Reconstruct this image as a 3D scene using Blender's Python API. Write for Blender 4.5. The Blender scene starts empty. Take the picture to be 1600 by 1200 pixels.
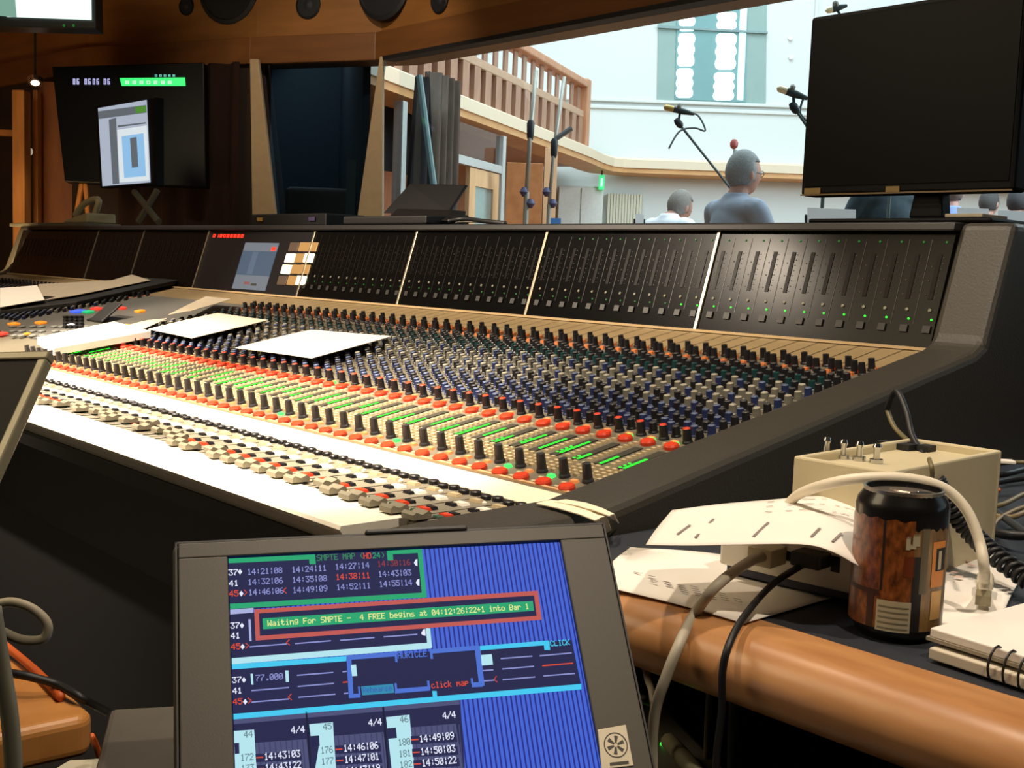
import bpy, math, random
import numpy as np
from mathutils import Matrix, Vector
random.seed(7)
sc = bpy.context.scene
COL = sc.collection

# ------------------------------------------------------------------ camera
FPX = 1815.0; PIT = .0995; ROL = .0377; YAW = .8415; ZC = 1.06
FH = np.array([-math.sin(YAW), math.cos(YAW), 0]); RT = np.array([math.cos(YAW), math.sin(YAW), 0]); UP = np.array([0, 0, 1.])
_f = FH*math.cos(PIT)-UP*math.sin(PIT); _u = UP*math.cos(PIT)+FH*math.sin(PIT)
_c, _s = math.cos(ROL), math.sin(ROL)
R_ = RT*_c+_u*_s; U_ = -RT*_s+_u*_c; F_ = _f
C0 = np.array([0, 0, ZC])
cam = bpy.data.cameras.new('camera'); camo = bpy.data.objects.new('camera', cam); COL.objects.link(camo)
m = Matrix.Identity(4)
for i in range(3):
    m[i][0] = R_[i]; m[i][1] = U_[i]; m[i][2] = -F_[i]; m[i][3] = C0[i]
camo.matrix_world = m
cam.sensor_width = 36; cam.lens = 36*FPX/1600; cam.clip_start = .02; cam.clip_end = 200
sc.camera = camo
# ------------------------------------------------------------------ colour, world
sc.view_settings.view_transform = 'Standard'; sc.view_settings.look = 'None'
sc.view_settings.gamma = 1; sc.view_settings.exposure = 0.0; sc.view_settings.use_curve_mapping = False
w = bpy.data.worlds.new('world'); sc.world = w; w.use_nodes = True
w.node_tree.nodes['Background'].inputs[0].default_value = (.75, .9, 1, 1)
w.node_tree.nodes['Background'].inputs[1].default_value = .6

def area(name, loc, target, size, power, col, sizey=None, spread=None):
    l = bpy.data.lights.new(name, 'AREA'); l.energy = power; l.color = col; l.size = size
    if sizey: l.shape = 'RECTANGLE'; l.size_y = sizey
    if spread: l.spread = spread
    o = bpy.data.objects.new(name, l); COL.objects.link(o)
    o.location = loc; o.rotation_euler = (Vector(target)-Vector(loc)).to_track_quat('-Z', 'Y').to_euler(); return o

def spot(name, loc, target, power, col, angle=60, blend=.6, r=.03):
    l = bpy.data.lights.new(name, 'SPOT'); l.energy = power; l.color = col; l.spot_size = math.radians(angle); l.spot_blend = blend; l.shadow_soft_size = r
    o = bpy.data.objects.new(name, l); COL.objects.link(o)
    o.location = loc; o.rotation_euler = (Vector(target)-Vector(loc)).to_track_quat('-Z', 'Y').to_euler(); return o

def H(r, f, z): return RT*r+FH*f+UP*z          # metres right of / ahead of the desk chair, height
WARM = (1, .84, .66); COOL = (.80, .93, 1)
area('hall_ceiling_light', tuple(H(1.5, 9.5, 8.2)), tuple(H(1.5, 10, 0)), 7, 860, COOL)
area('hall_side_fill', tuple(H(6.5, 7.5, 5)), tuple(H(-2, 12, 2.5)), 3, 460, COOL)  # unseen fill light, lifts the wall below the ledge
SPOTS = [((-1.45, .30, 2.45), (-1.50, .68, .8), 520, 40), ((-2.35, .30, 2.45), (-2.45, .68, .8), 560, 42),
         ((-.75, .55, 2.45), (-.62, 1.0, .8), 60, 70), ((-3.5, .7, 2.45), (-3.5, 1.2, .9), 110, 60),
         ((-2.86, -.34, 2.5), (-2.2, 1.25, .9), 430, 46), ((.25, .45, 2.5), (-.55, 1.0, .8), 85, 55),
         ((-1.4, .9, 2.5), (-1.4, 1.3, .9), 60, 80), ((-3.5, 1.9, 2.6), (-4.4, 2.85, 1.5), 45, 70)]  # last spot is added, aimed to brighten the pale pillars
for i, (a, b, p, ang) in enumerate(SPOTS): spot('downlight_beam', a, b, p, WARM, ang)
area('control_room_glow', (-2.2, -.6, 2.55), (-2.6, 1.8, 1.2), 1.6, 46, (1, .80, .52))

# ------------------------------------------------------------------ helpers
def ray(x, y): return (R_*(x-800)+U_*(600-y)+F_*FPX)/FPX
def dep(x, y, d): return C0+ray(x, y)*d
def onz(x, y, z): r = ray(x, y); return C0+r*(z-ZC)/r[2]
def onY(x, y, Y): r = ray(x, y); return C0+r*Y/r[1]
def onpl(x, y, p, n): r = ray(x, y); return C0+r*((np.array(p)-C0) @ n)/(r @ n)
def slope_z(Y): return .825+.19*(Y-.868)
def onup(x, y, h=0):
    r = ray(x, y); t = (.825+h-.19*.868-ZC)/(r[2]-.19*r[1]); return C0+r*t
def lin(c):
    c = c/255.
    return c/12.92 if c <= .04045 else ((c+.055)/1.055)**2.4
def rgb(r, g, b): return (lin(r), lin(g), lin(b), 1)
MATS = {}
def mat(name, col, rough=.5, metal=0, emit=None, es=1, var=.12, scale=30, bump=0, spec=None, coat=0):
    if name in MATS: return MATS[name]
    M = bpy.data.materials.new(name); M.use_nodes = True; nt = M.node_tree; b = nt.nodes['Principled BSDF']
    c = rgb(*col); b.inputs['Roughness'].default_value = rough; b.inputs['Metallic'].default_value = metal
    if spec is not None: b.inputs['Specular IOR Level'].default_value = spec
    if coat: b.inputs['Coat Weight'].default_value = coat; b.inputs['Coat Roughness'].default_value = .08
    tc = nt.nodes.new('ShaderNodeTexCoord'); no = nt.nodes.new('ShaderNodeTexNoise'); no.inputs['Scale'].default_value = scale
    nt.links.new(tc.outputs['Object'], no.inputs['Vector'])
    if var and not emit:
        mx = nt.nodes.new('ShaderNodeMix'); mx.data_type = 'RGBA'
        mx.inputs[6].default_value = tuple(v*(1-var) for v in c[:3])+(1,); mx.inputs[7].default_value = tuple(min(1, v*(1+var)) for v in c[:3])+(1,)
        nt.links.new(no.outputs[0], mx.inputs[0]); nt.links.new(mx.outputs[2], b.inputs['Base Color'])
    else: b.inputs['Base Color'].default_value = c
    if bump:
        bp = nt.nodes.new('ShaderNodeBump'); bp.inputs['Strength'].default_value = bump; bp.inputs['Distance'].default_value = .002
        nt.links.new(no.outputs[0], bp.inputs['Height']); nt.links.new(bp.outputs[0], b.inputs['Normal'])
    if emit: b.inputs['Emission Color'].default_value = rgb(*emit); b.inputs['Emission Strength'].default_value = es
    MATS[name] = M; return M
def wood(name, c1, c2, scale=(1, 12, 12), rough=.4, coat=0):
    M = bpy.data.materials.new(name); M.use_nodes = True; nt = M.node_tree; b = nt.nodes['Principled BSDF']
    tc = nt.nodes.new('ShaderNodeTexCoord'); mp = nt.nodes.new('ShaderNodeMapping'); mp.inputs['Scale'].default_value = scale
    no = nt.nodes.new('ShaderNodeTexNoise'); no.inputs['Scale'].default_value = 4; no.inputs['Detail'].default_value = 6
    cr = nt.nodes.new('ShaderNodeValToRGB'); cr.color_ramp.elements[0].position = .3; cr.color_ramp.elements[1].position = .75
    cr.color_ramp.elements[0].color = rgb(*c1); cr.color_ramp.elements[1].color = rgb(*c2)
    nt.links.new(tc.outputs['Object'], mp.inputs[0]); nt.links.new(mp.outputs[0], no.inputs['Vector']); nt.links.new(no.outputs[0], cr.inputs[0])
    nt.links.new(cr.outputs[0], b.inputs['Base Color']); b.inputs['Roughness'].default_value = rough
    if coat: b.inputs['Coat Weight'].default_value = coat; b.inputs['Coat Roughness'].default_value = .2
    MATS[name] = M; return M
def glassmat(name, tint=(1, 1, 1), rough=.0, fac_mul=1.0):
    M = bpy.data.materials.new(name); M.use_nodes = True; nt = M.node_tree
    nt.nodes.remove(nt.nodes['Principled BSDF']); out = nt.nodes['Material Output']
    tr = nt.nodes.new('ShaderNodeBsdfTransparent'); tr.inputs[0].default_value = tint+(1,)
    gl = nt.nodes.new('ShaderNodeBsdfGlossy'); gl.inputs['Roughness'].default_value = rough
    fr = nt.nodes.new('ShaderNodeFresnel'); fr.inputs[0].default_value = 1.45
    mx = nt.nodes.new('ShaderNodeMixShader'); ge = nt.nodes.new('ShaderNodeNewGeometry')
    sb = nt.nodes.new('ShaderNodeMath'); sb.operation = 'SUBTRACT'; sb.inputs[0].default_value = 1; nt.links.new(ge.outputs['Backfacing'], sb.inputs[1])
    ml = nt.nodes.new('ShaderNodeMath'); ml.operation = 'MULTIPLY'; nt.links.new(fr.outputs[0], ml.inputs[0]); nt.links.new(sb.outputs[0], ml.inputs[1])
    nt.links.new(ml.outputs[0], mx.inputs[0]); nt.links.new(tr.outputs[0], mx.inputs[1]); nt.links.new(gl.outputs[0], mx.inputs[2])
    nt.links.new(mx.outputs[0], out.inputs[0]); MATS[name] = M; return M

class MB:
    def __init__(s): s.v = []; s.f = []; s.m = []; s.mats = []; s.k = 0
    def use(s, M):
        if M not in s.mats: s.mats.append(M)
        s.k = s.mats.index(M); return s
    def add(s, vs, fs, X=None):
        n = len(s.v)
        for p in vs:
            p = Vector(tuple(float(a) for a in p))
            if X is not None: p = X @ p
            s.v.append(tuple(p))
        for f in fs: s.f.append(tuple(n+i for i in f)); s.m.append(s.k)
        return s
    def hexa(s, P, X=None):   # bottom 4 then top 4
        return s.add(P, [(3, 2, 1, 0), (4, 5, 6, 7), (0, 1, 5, 4), (1, 2, 6, 5), (2, 3, 7, 6), (3, 0, 4, 7)], X)
    def box(s, x0, x1, y0, y1, z0, z1, X=None):
        return s.hexa([(x0, y0, z0), (x1, y0, z0), (x1, y1, z0), (x0, y1, z0), (x0, y0, z1), (x1, y0, z1), (x1, y1, z1), (x0, y1, z1)], X)
    def prism(s, poly, vec, X=None):   # poly: 3d points, extruded by vec
        n = len(poly); vec = np.array(vec, float); P = [np.array(p, float) for p in poly]
        return s.add(P+[p+vec for p in P], [tuple(range(n))[::-1], tuple(range(n, 2*n))]+[(i, (i+1) % n, n+(i+1) % n, n+i) for i in range(n)], X)
    def lathe(s, prof, seg=16, X=None, cap=True):
        vs = []; fs = []
        for r, z in prof:
            for i in range(seg): a = 2*math.pi*i/seg; vs.append((r*math.cos(a), r*math.sin(a), z))
        for j in range(len(prof)-1):
            for i in range(seg): fs.append((j*seg+i, j*seg+(i+1) % seg, (j+1)*seg+(i+1) % seg, (j+1)*seg+i))
        if cap: fs.append(tuple(range(seg))[::-1]); fs.append(tuple((len(prof)-1)*seg+i for i in range(seg)))
        return s.add(vs, fs, X)
    def tube(s, pts, r, seg=8, smooth=True, steps=6):
        P = [Vector(tuple(float(a) for a in p)) for p in pts]
        if smooth and len(P) > 2:
            Q = []
            for i in range(len(P)-1):
                p0 = P[max(i-1, 0)]; p1 = P[i]; p2 = P[i+1]; p3 = P[min(i+2, len(P)-1)]
                for k in range(steps):
                    t = k/steps
                    Q.append(.5*((2*p1)+(p2-p0)*t+(2*p0-5*p1+4*p2-p3)*t*t+(3*p1-p0-3*p2+p3)*t**3))
            Q.append(P[-1]); P = Q
        vs = []; fs = []; n = len(P); up = Vector((.13, .27, .95))
        T = (P[1]-P[0]).normalized(); a = T.cross(up).normalized()
        for i in range(n):
            T = (P[min(i+1, n-1)]-P[max(i-1, 0)]).normalized(); a = (a-T*a.dot(T)).normalized(); b = T.cross(a)
            rr = r(i/(n-1)) if callable(r) else r
            for k in range(seg): an = 2*math.pi*k/seg; vs.append(P[i]+a*rr*math.cos(an)+b*rr*math.sin(an))
        for i in range(n-1):
            for k in range(seg): fs.append((i*seg+k, i*seg+(k+1) % seg, (i+1)*seg+(k+1) % seg, (i+1)*seg+k))
        fs.append(tuple(range(seg))[::-1]); fs.append(tuple((n-1)*seg+k for k in range(seg)))
        return s.add(vs, fs)
    def sheet(s, grid, t=.0006):   # grid rows of 3d points -> thin sheet with thickness along z
        R = len(grid); Cn = len(grid[0]); top = [p for row in grid for p in row]
        n = R*Cn; vs = [np.array(p, float) for p in top]+[np.array(p, float)-np.array([0, 0, t]) for p in top]; fs = []
        for i in range(R-1):
            for j in range(Cn-1):
                a = i*Cn+j; fs.append((a, a+1, a+Cn+1, a+Cn)); fs.append((n+a, n+a+Cn, n+a+Cn+1, n+a+1))
        for i in range(R-1): fs.append((i*Cn, (i+1)*Cn, n+(i+1)*Cn, n+i*Cn)); a = i*Cn+Cn-1; fs.append((a, n+a, n+a+Cn, a+Cn))
        for j in range(Cn-1): fs.append((j, n+j, n+j+1, j+1)); a = (R-1)*Cn+j; fs.append((a, a+1, n+a+1, n+a))
        return s.add(vs, fs)
    def mesh(s, name):
        me = bpy.data.meshes.new(name); me.from_pydata(s.v, [], s.f)
        for M in s.mats: me.materials.append(M)
        if len(s.mats) > 1: me.polygons.foreach_set('material_index', s.m)
        me.validate(); me.update(); return me
    def build(s, name, M=None, parent=None, bevel=0, smooth=False, seg=2, sub=0):
        if M is not None and not s.mats: s.mats = [M]
        me = s.mesh(name); o = bpy.data.objects.new(name, me); COL.objects.link(o)
        if smooth:
            me.polygons.foreach_set('use_smooth', [True]*len(me.polygons))
            if smooth != 'all':
                try: me.set_sharp_from_angle(angle=math.radians(40))
                except Exception: pass
        if bevel:
            b = o.modifiers.new('bevel', 'BEVEL'); b.width = bevel; b.segments = seg; b.limit_method = 'ANGLE'; b.angle_limit = math.radians(35)
        if sub:
            q = o.modifiers.new('sub', 'SUBSURF'); q.levels = sub; q.render_levels = sub
        if parent: attach(o, parent)
        return o
WLOC = {}
def attach(o, parent):
    o.parent = parent; o.matrix_parent_inverse = WLOC.get(parent.name, Matrix.Identity(4)).inverted()
def tag(o, label=None, cat=None, group=None, kind=None):
    if label: o['label'] = label
    if cat: o['category'] = cat
    if group: o['group'] = group
    if kind: o['kind'] = kind
    return o
def thing(name, label, cat, loc=(0, 0, 0), group=None):
    o = bpy.data.objects.new(name, None); COL.objects.link(o); o.empty_display_size = .05
    o.location = tuple(float(a) for a in loc); WLOC[o.name] = Matrix.Translation(o.location)
    return tag(o, label, cat, group)
def frame(o, x, y=None, z=None):
    X = Matrix.Identity(4)
    for i in range(3): X[i][0] = x[i]; X[i][1] = y[i]; X[i][2] = z[i]; X[i][3] = o[i]
    return X
def zaxis(a, b):   # matrix: origin a, z axis towards b
    a = Vector(tuple(map(float, a))); b = Vector(tuple(map(float, b)))
    return Matrix.Translation(a) @ (b-a).to_track_quat('Z', 'Y').to_matrix().to_4x4()
def nz(v): v = np.array(v, float); return v/np.linalg.norm(v)
TILT = Matrix.Rotation(math.atan(.19), 4, 'X')
FLAT = Matrix.Identity(4)
def scatter(name, base, placements, parent, most=100, label=None):
    """base: MB in local space; placements: list of 4x4. Nearest ones are objects of their own, the rest one stuff part."""
    pl = sorted(placements, key=lambda X: (X.translation-Vector((0, 0, ZC))).length)
    me = base.mesh(name)
    for X in pl[:most]:
        o = bpy.data.objects.new(name, me); COL.objects.link(o); o.matrix_basis = X; attach(o, parent)
        if label: o['label'] = label
    rest = pl[most:]
    if rest:
        mb = MB(); mb.mats = list(base.mats); n = 0
        for X in rest:
            n = len(mb.v)
            for p in base.v: mb.v.append(tuple(X @ Vector(p)))
            for f, k in zip(base.f, base.m): mb.f.append(tuple(n+i for i in f)); mb.m.append(k)
        o = mb.build(name+'_rows', None, parent); o['kind'] = 'stuff'

# ------------------------------------------------------------------ materials
black = mat('black_matte', (17, 16, 17), .6); cheekm = mat('dark_grey_textured', (54, 51, 44), .5, bump=.25, scale=300)
panelg = mat('panel_grey_beige', (128, 122, 106), .5); cream = mat('panel_cream', (142, 122, 88), .5)
padw = mat('armrest_white', (226, 220, 205), .6); paper = mat('paper_white', (236, 230, 220), .7, var=.03)
metalm = mat('brushed_metal', (170, 160, 140), .35, .8); chrome = mat('chrome', (200, 200, 200), .2, 1)
redb = mat('button_red', (205, 60, 28), .4); whiteb = mat('button_white', (245, 240, 225), .4); tanb = mat('button_tan', (190, 172, 135), .45)
blackk = mat('knob_black', (26, 26, 30), .4); bluek = mat('knob_blue', (36, 48, 92), .4); greyk = mat('knob_grey', (118, 116, 104), .45); tealk = mat('knob_teal', (20, 60, 62), .4)
orangeb = mat('button_orange', (205, 120, 70), .45); fadg = mat('fader_grey', (128, 122, 104), .5)
gled = mat('led_green', (20, 60, 20), .4, emit=(40, 255, 50), es=1.6); gdim = mat('led_green_dim', (20, 60, 20), .4, emit=(30, 150, 50), es=.35)
rled = mat('led_red', (90, 10, 10), .4, emit=(255, 50, 30), es=1.8); yled = mat('led_amber', (90, 60, 10), .4, emit=(255, 170, 60), es=1.2)
meterp = mat('meter_glass_black', (12, 11, 10), .2, var=.5, scale=140, spec=.09); meterline = mat('meter_line', (25, 22, 20), .4)
woodn = wood('wood_nosing', (166, 114, 68), (192, 140, 90), (3, 14, 14), .38, .12)
wood_dark = wood('wood_soffit', (122, 80, 36), (142, 94, 44), (1, 1, 6), .5)
wood_mid = wood('wood_hall', (176, 120, 84), (200, 146, 108), (6, 6, 1), .5)
wood_pil = wood('wood_pillar', (160, 100, 44), (190, 124, 58), (6, 6, 1), .5)
wallw = mat('hall_wall_paint', (214, 218, 214), .8, var=.03, scale=.6); creamp = mat('hall_cream_paint', (226, 208, 180), .6, var=.04)
desktop = mat('desk_laminate', (34, 38, 46), .6); beige = mat('beige_steel', (196, 184, 150), .5, var=.05)
greycab = mat('cable_grey', (176, 168, 150), .5); blackcab = mat('cable_black', (20, 20, 22), .5); dkwall = mat('dark_fabric', (20, 18, 18), .9)
plaster = mat('pillar_plaster', (172, 150, 118), .7)

# ------------------------------------------------------------------ room shell
def struct(name, mb, M=None, **k):
    o = mb.build(name, M, **k); o['kind'] = 'structure'; return o
struct('floor', MB().box(-8.5, 3, -3, 3.4, -.1, 0), mat('carpet_dark', (38, 34, 30), .95, bump=.4, scale=200))
struct('ceiling', MB().box(-8.5, 3, -3, 3.25, 2.75, 2.85), mat('ceiling_wood', (96, 66, 40), .7))
struct('wall_back', MB().box(-8.5, 3, -3.1, -3, 0, 2.75), dkwall)
struct('wall_right', MB().box(3, 3.1, -3, 3.25, 0, 2.75), dkwall)
struct('wall_left', MB().box(-8.6, -8.5, -3, 4.2, 0, 2.75), dkwall)
A = np.array([-4.30, 3.0, 0]); Bp = np.array([-4.86, 2.70, 0]); Cp = np.array([-5.80, 2.30, 0]); Dp = np.array([-8.5, 2.0, 0])
# sill wall below the window, right facet
struct('wall_front', MB().box(-4.30, 3, 3.0, 3.2, 0, 1.2), dkwall)
struct('trim_1', MB().box(-4.30, 3, 2.92, 3.2, 1.2, 1.222), black, bevel=.004)
# soffit facets
def facet(mb, p, q, z0, z1, t, back=(0, 1, 0)):
    n = np.array(back)*t
    return mb.hexa([p+UP*z0, q+UP*z0, q+n+UP*z0, p+n+UP*z0, p+UP*z1, q+UP*z1, q+n+UP*z1, p+n+UP*z1])
sof = MB(); E_ = np.array([3.0, 3.0, 0])
for p, q in ((A, E_), (Bp, A), (Cp, Bp), (Dp, Cp)): facet(sof, p, q, 1.95, 2.75, .2)
struct('wall_header', sof, wood_dark)
lip = MB()
for p, q in ((A, E_), (Bp, A), (Cp, Bp), (Dp, Cp)): facet(lip, p-np.array([0, .03, 0]), q-np.array([0, .03, 0]), 1.94, 2.06, .03)
struct('trim_2', lip, wood('wood_fascia', (100, 62, 28), (118, 74, 34), (1, 1, 6), .5), bevel=.004)
struct('trim_3', MB().box(-4.2, 3, 2.94, 3.0, 1.925, 1.942), black)
# left facets below the soffit: dark wall behind the television, window between the pillars
lw = MB(); facet(lw, Cp, Bp+(Cp-Bp)*.02, 0, 1.95, .1); facet(lw, Dp, Cp, 0, 1.95, .1)
struct('wall_television', lw, mat('dark_brown_curtain_wall', (44, 30, 22), .9))
lw = MB(); facet(lw, Bp, A, 0, 1.2, .1); struct('wall_front_left', lw, dkwall)

# curtain folds beside the pillar
cur = MB(); N = 46; pts = []
for i in range(N+1):
    t = i/N; p = Cp+(Bp-Cp)*(.25+.72*t)+np.array([.03, -.06, 0])+np.array([.4, -1, 0])*.022*math.sin(t*34)
    pts.append(p)
cur.sheet([[p+UP*z for p in pts] for z in (1.0, 1.5, 1.94)], .002)
tag(cur.build('curtain', mat('curtain_brown', (52, 30, 22), .95), smooth=True), 'dark brown pleated curtain between the television and the pale pillar', 'curtain')

# pillars
def pillar(name, corners, depth, label):
    mb = MB(); pl_n = nz(C0*np.array([1, 1, 0])-corners[1])
    P = [np.array(c) for c in corners]   # BL BR TR TL
    n = nz(np.cross(P[1]-P[0], P[3]-P[0])); n = n if n @ (np.array([0, 0, 0])-P[0]) < 0 else -n
    mb.add(P+[p+n*depth for p in P], [(0, 1, 2, 3), (7, 6, 5, 4), (0, 4, 5, 1), (1, 5, 6, 2), (2, 6, 7, 3), (3, 7, 4, 0)])
    o = mb.build(name, plaster, bevel=.004); o['kind'] = 'structure'; return o
nA = nz([.48, -.88, 0])
fp = lambda x, y: onpl(x, y, A+np.array([.0, -.06, 0]), nz(np.cross(Bp-A, UP)))
pillar('trim_4', [fp(556, 352), fp(597, 352), fp(598, 88), fp(593, 88)], .02, '')
pillar('trim_5', [fp(394, 352), fp(432, 352), fp(403, 92), fp(390, 92)], .02, '')
# booth window between the pillars
g = MB(); a, b, c, d = fp(430, 352), fp(558, 352), fp(594, 92), fp(404, 92); nn = nz(np.cross(b-a, d-a)); nn = nn if nn @ a > 0 else -nn
a, b, c, d = [p+nn*.05 for p in (a, b, c, d)]
g.add([a, b, c, d]+[p+nn*.012 for p in (a, b, c, d)], [(0, 1, 2, 3), (7, 6, 5, 4), (0, 4, 5, 1), (1, 5, 6, 2), (2, 6, 7, 3), (3, 7, 4, 0)])
struct('window_1', g, glassmat('booth_glass', (.55, .62, .68)))
# booth beyond that glass
q0 = Bp+np.array([-1.80, .66, 0]); q1 = A+np.array([-1.95, 1.10, 0]); bm0 = mat('booth_wall', (66, 78, 84), .8)
for nm_, a_, b_, t_, bk_ in (('wall_booth_back', q0, q1, .08, (0, 1, 0)), ('wall_booth_right', q1, A+np.array([-.22, .10, 0]), .06, (-1, 0, 0)), ('wall_booth_left', Bp+np.array([-.12, .08, 0]), q0, .06, (0, 1, 0))):
    bo = MB(); facet(bo, a_, b_, 0, 2.7, t_, bk_); struct(nm_, bo, bm0)
area('booth_fill', tuple((q0+q1)/2+np.array([.7, -.3, 2.6])), tuple((q0+q1)/2+np.array([.1, 0, 1.2])), .4, 3.2, (.78, .93, 1))  # added fill light so the dark booth shows behind its glass
# main window glass
gl = MB().box(-4.27, 3, 3.08, 3.092, 1.222, 1.95)
struct('window_2', gl, glassmat('studio_glass', (.93, .97, .98)))
# things seen dimly in the booth
p = dep(508, 300, 5.9); ph_ = thing('lounge_chair', 'pale grey upholstered chair low in the dark booth between the two pillars', 'chair', (p[0], p[1], 0))
XB_ = frame((p[0], p[1], 0), RT, FH, UP); cg = mat('booth_chair', (92, 90, 82), .8)
MB().box(-.20, .14, -.04, .04, .45, p[2]+.02, XB_).build('backrest', cg, ph_, bevel=.03, seg=4); MB().box(-.22, .16, -.45, -.02, .38, .48, XB_).build('seat', cg, ph_, bevel=.03, seg=3)
for a_ in (-.19, .13):
    for b_ in (-.42, -.06): MB().box(a_-.015, a_+.015, b_-.015, b_+.015, 0, .38, XB_).build('leg', black, ph_)
p = dep(552, 250, 5.75); XB_ = frame((p[0], p[1], 0), RT, FH, UP)
o = MB().box(-.03, .035, -.01, .01, 1.05, p[2]+.0, XB_).box(-.012, .012, -.012, .012, 0, 1.05, XB_).build('lectern_board', mat('booth_board', (104, 112, 106), .8)); tag(o, 'narrow pale board on a post in the dark booth beside the right pillar', 'board')

# ------------------------------------------------------------------ MIXING CONSOLE
XR = -.858; BAY = .44; CH = BAY/12
edges = [XR-BAY*i for i in range(5)]; edges += [edges[-1]-.585]; edges += [edges[-1]-.45]; edges += [edges[-1]-.373]; edges += [-4.79]
XL = -4.79
con = thing('mixing_console', 'very long dark mixing console with rows of knobs and faders running across the room', 'mixing console', (-2.8, 1.2, 0))
# body
MB().prism([(XL, .74, .0), (XL, .74, .58), (XL, .604, .77), (XL, .604, .789), (XL, .86, .789), (XL, 1.58, .93), (XL, 1.80, .93), (XL, 1.80, 0)], (XR-XL, 0, 0)).build('body', black, con)
# cheeks
ckp = [(.598, .775), (.598, .818), (.70, .822), (.82, .824), (.868, .833), (1.56, .966), (1.584, .978), (1.648, 1.152), (1.80, 1.152), (1.80, .40), (1.30, .40), (.80, .60)]
MB().prism([(-.862, y, z) for y, z in ckp], (.085, 0, 0)).build('end_cheek', cheekm, con, bevel=.012, seg=3)
MB().prism([(XL-.07, y, z) for y, z in ckp], (.072, 0, 0)).build('end_cheek', cheekm, con, bevel=.012, seg=3)
MB().box(-.862, -.79, .95, 1.7, 0, .42).build('pedestal', black, con, bevel=.01)
# armrest
MB().prism([(XL, y, z) for y, z in ((.594, .807), (.590, .812), (.592, .8155), (.668, .8155), (.668, .79), (.61, .79))], (XR-.035-XL, 0, 0)).build('armrest', padw, con)
# lower fader panels, upper panels, cream strips: one per bay
for i in range(len(edges)-1):
    x1, x0 = edges[i]-.0006, edges[i+1]+.0006
    MB().box(x0, x1, .668, .803, .79, .8145).build('fader_panel', panelg, con)
    MB().prism([(x0, y, z) for y, z in ((.803, .79), (.803, .8145), (.858, .823), (1.462, slope_z(1.462)), (1.462, .79))], (x1-x0, 0, 0)).build('channel_panel', mat('channel_grey', (104, 98, 82), .5), con)
    MB().prism([(x0, y, z) for y, z in ((1.462, .80), (1.462, slope_z(1.462)+.001), (1.578, .962), (1.578, .80))], (x1-x0, 0, 0)).build('cream_strip', cream, con)
# channel seams
gm = MB()
for i in range(108):
    x = XR-CH*i
    if x < XL: break
    gm.add([(x-.0007, 1.463, slope_z(1.463)+.0016), (x+.0007, 1.463, slope_z(1.463)+.0016), (x+.0007, 1.577, .9628), (x-.0007, 1.577, .9628)], [(0, 1, 2, 3)])
    gm.box(x-.0006, x+.0006, .67, .802, .8146, .8150)
gm.build('channel_seams', mat('seam_dark', (58, 48, 34), .7), con)['kind'] = 'stuff'
MB().prism([(XL, 1.572, .9625), (XL, 1.582, .9625), (XL, 1.582, .9665), (XL, 1.572, .9665)], (XR-XL+.006, 0, 0)).build('edge_trim', mat('tan_trim', (190, 165, 125), .4), con)
# meter bridge
BY0, BZ0, BY1, BZ1 = 1.583, .965, 1.637, 1.137
MB().prism([(XL, 1.60, .93), (XL, BY0+.012, .95), (XL, BY1+.012, 1.1375), (XL, BY1-.012, 1.1385), (XL, BY1-.008, 1.152), (XL, 1.80, 1.152), (XL, 1.80, .93)], (XR-XL, 0, 0)).build('meter_bridge', mat('bridge_case', (24, 22, 22), .5), con, bevel=.003)
dv = nz([0, BY1-BY0, BZ1-BZ0]); nv = nz([0, -dv[2], dv[1]]); LB = math.hypot(BY1-BY0, BZ1-BZ0)
def bridge(x, s, h=0): return np.array([x, BY0, BZ0])+dv*s+nv*h
def bmat(x, s, h=0): return frame(bridge(x, s, h), (1, 0, 0), tuple(dv), tuple(nv))
for i in range(len(edges)-1):
    x1, x0 = edges[i]-.002, edges[i+1]+.002
    if i == 4: continue
    MB().box(0, x1-x0, 0, LB, -.012, 0, bmat(x0, 0)).build('meter_panel', meterp, con)
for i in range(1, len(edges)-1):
    M = metalm if i < 6 else mat('divider_shaded', (70, 62, 50), .5)  # far strips: same metal, coloured darker for the weaker light there
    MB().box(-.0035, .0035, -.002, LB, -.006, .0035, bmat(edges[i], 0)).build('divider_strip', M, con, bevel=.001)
lines = MB()
for i in range(106):
    x = XR-CH*(i+1)
    if x < XL or edges[5] < x < edges[4]: continue
    lines.box(-.0005, .0005, .035, LB-.012, 0, .0006, bmat(x, 0))
lines.build('meter_lines', meterline, con)['kind'] = 'stuff'
cols_ = []
for i in range(106):
    x = XR-CH*(i+.5)
    if x < XL+.02 or edges[5]-.01 < x < edges[4]+.01: continue
    cols_.append(bmat(x, .075, .0002))
colmb = MB().use(mat('meter_slot', (18, 15, 14), .35, spec=.1)).box(-.004, .003, 0, .070, 0, .0008)
for j in range(8): colmb.use(mat('meter_tick', (40, 34, 29), .5)).box(.0055, .008, .002+j*.009, .0028+j*.009, 0, .0006)
for j in range(3): colmb.use(mat('meter_pip', (70, 44, 34), .5)).box(-.010, -.0085, .006+j*.022, .0078+j*.022, 0, .0007)
scatter('meter_column', colmb, cols_, con)
tops = []; bots = []; dots = []; small = []
for i in range(48):
    x = XR-CH*(i+.35); tops.append(bmat(x, LB-.016, .0008)); bots.append(bmat(x+.004, .044, .0008)); dots.append(bmat(x-.002, .058, .001))
    small.append(bmat(x, .030, .001))
dot = lambda M, r: MB().use(M).lathe([(r, -.001), (r, .0006), (r*.6, .0012)], 8)
near = lambda L, n: L[:n]
scatter('green_lamp', dot(gled, .0017), bots[:14], con)
scatter('dim_green_lamp', dot(gdim, .0018), tops[:22]+bots[14:], con)
scatter('meter_knob', dot(mat('knob_pale', (120, 118, 100), .5), .0028), dots, con)
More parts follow.
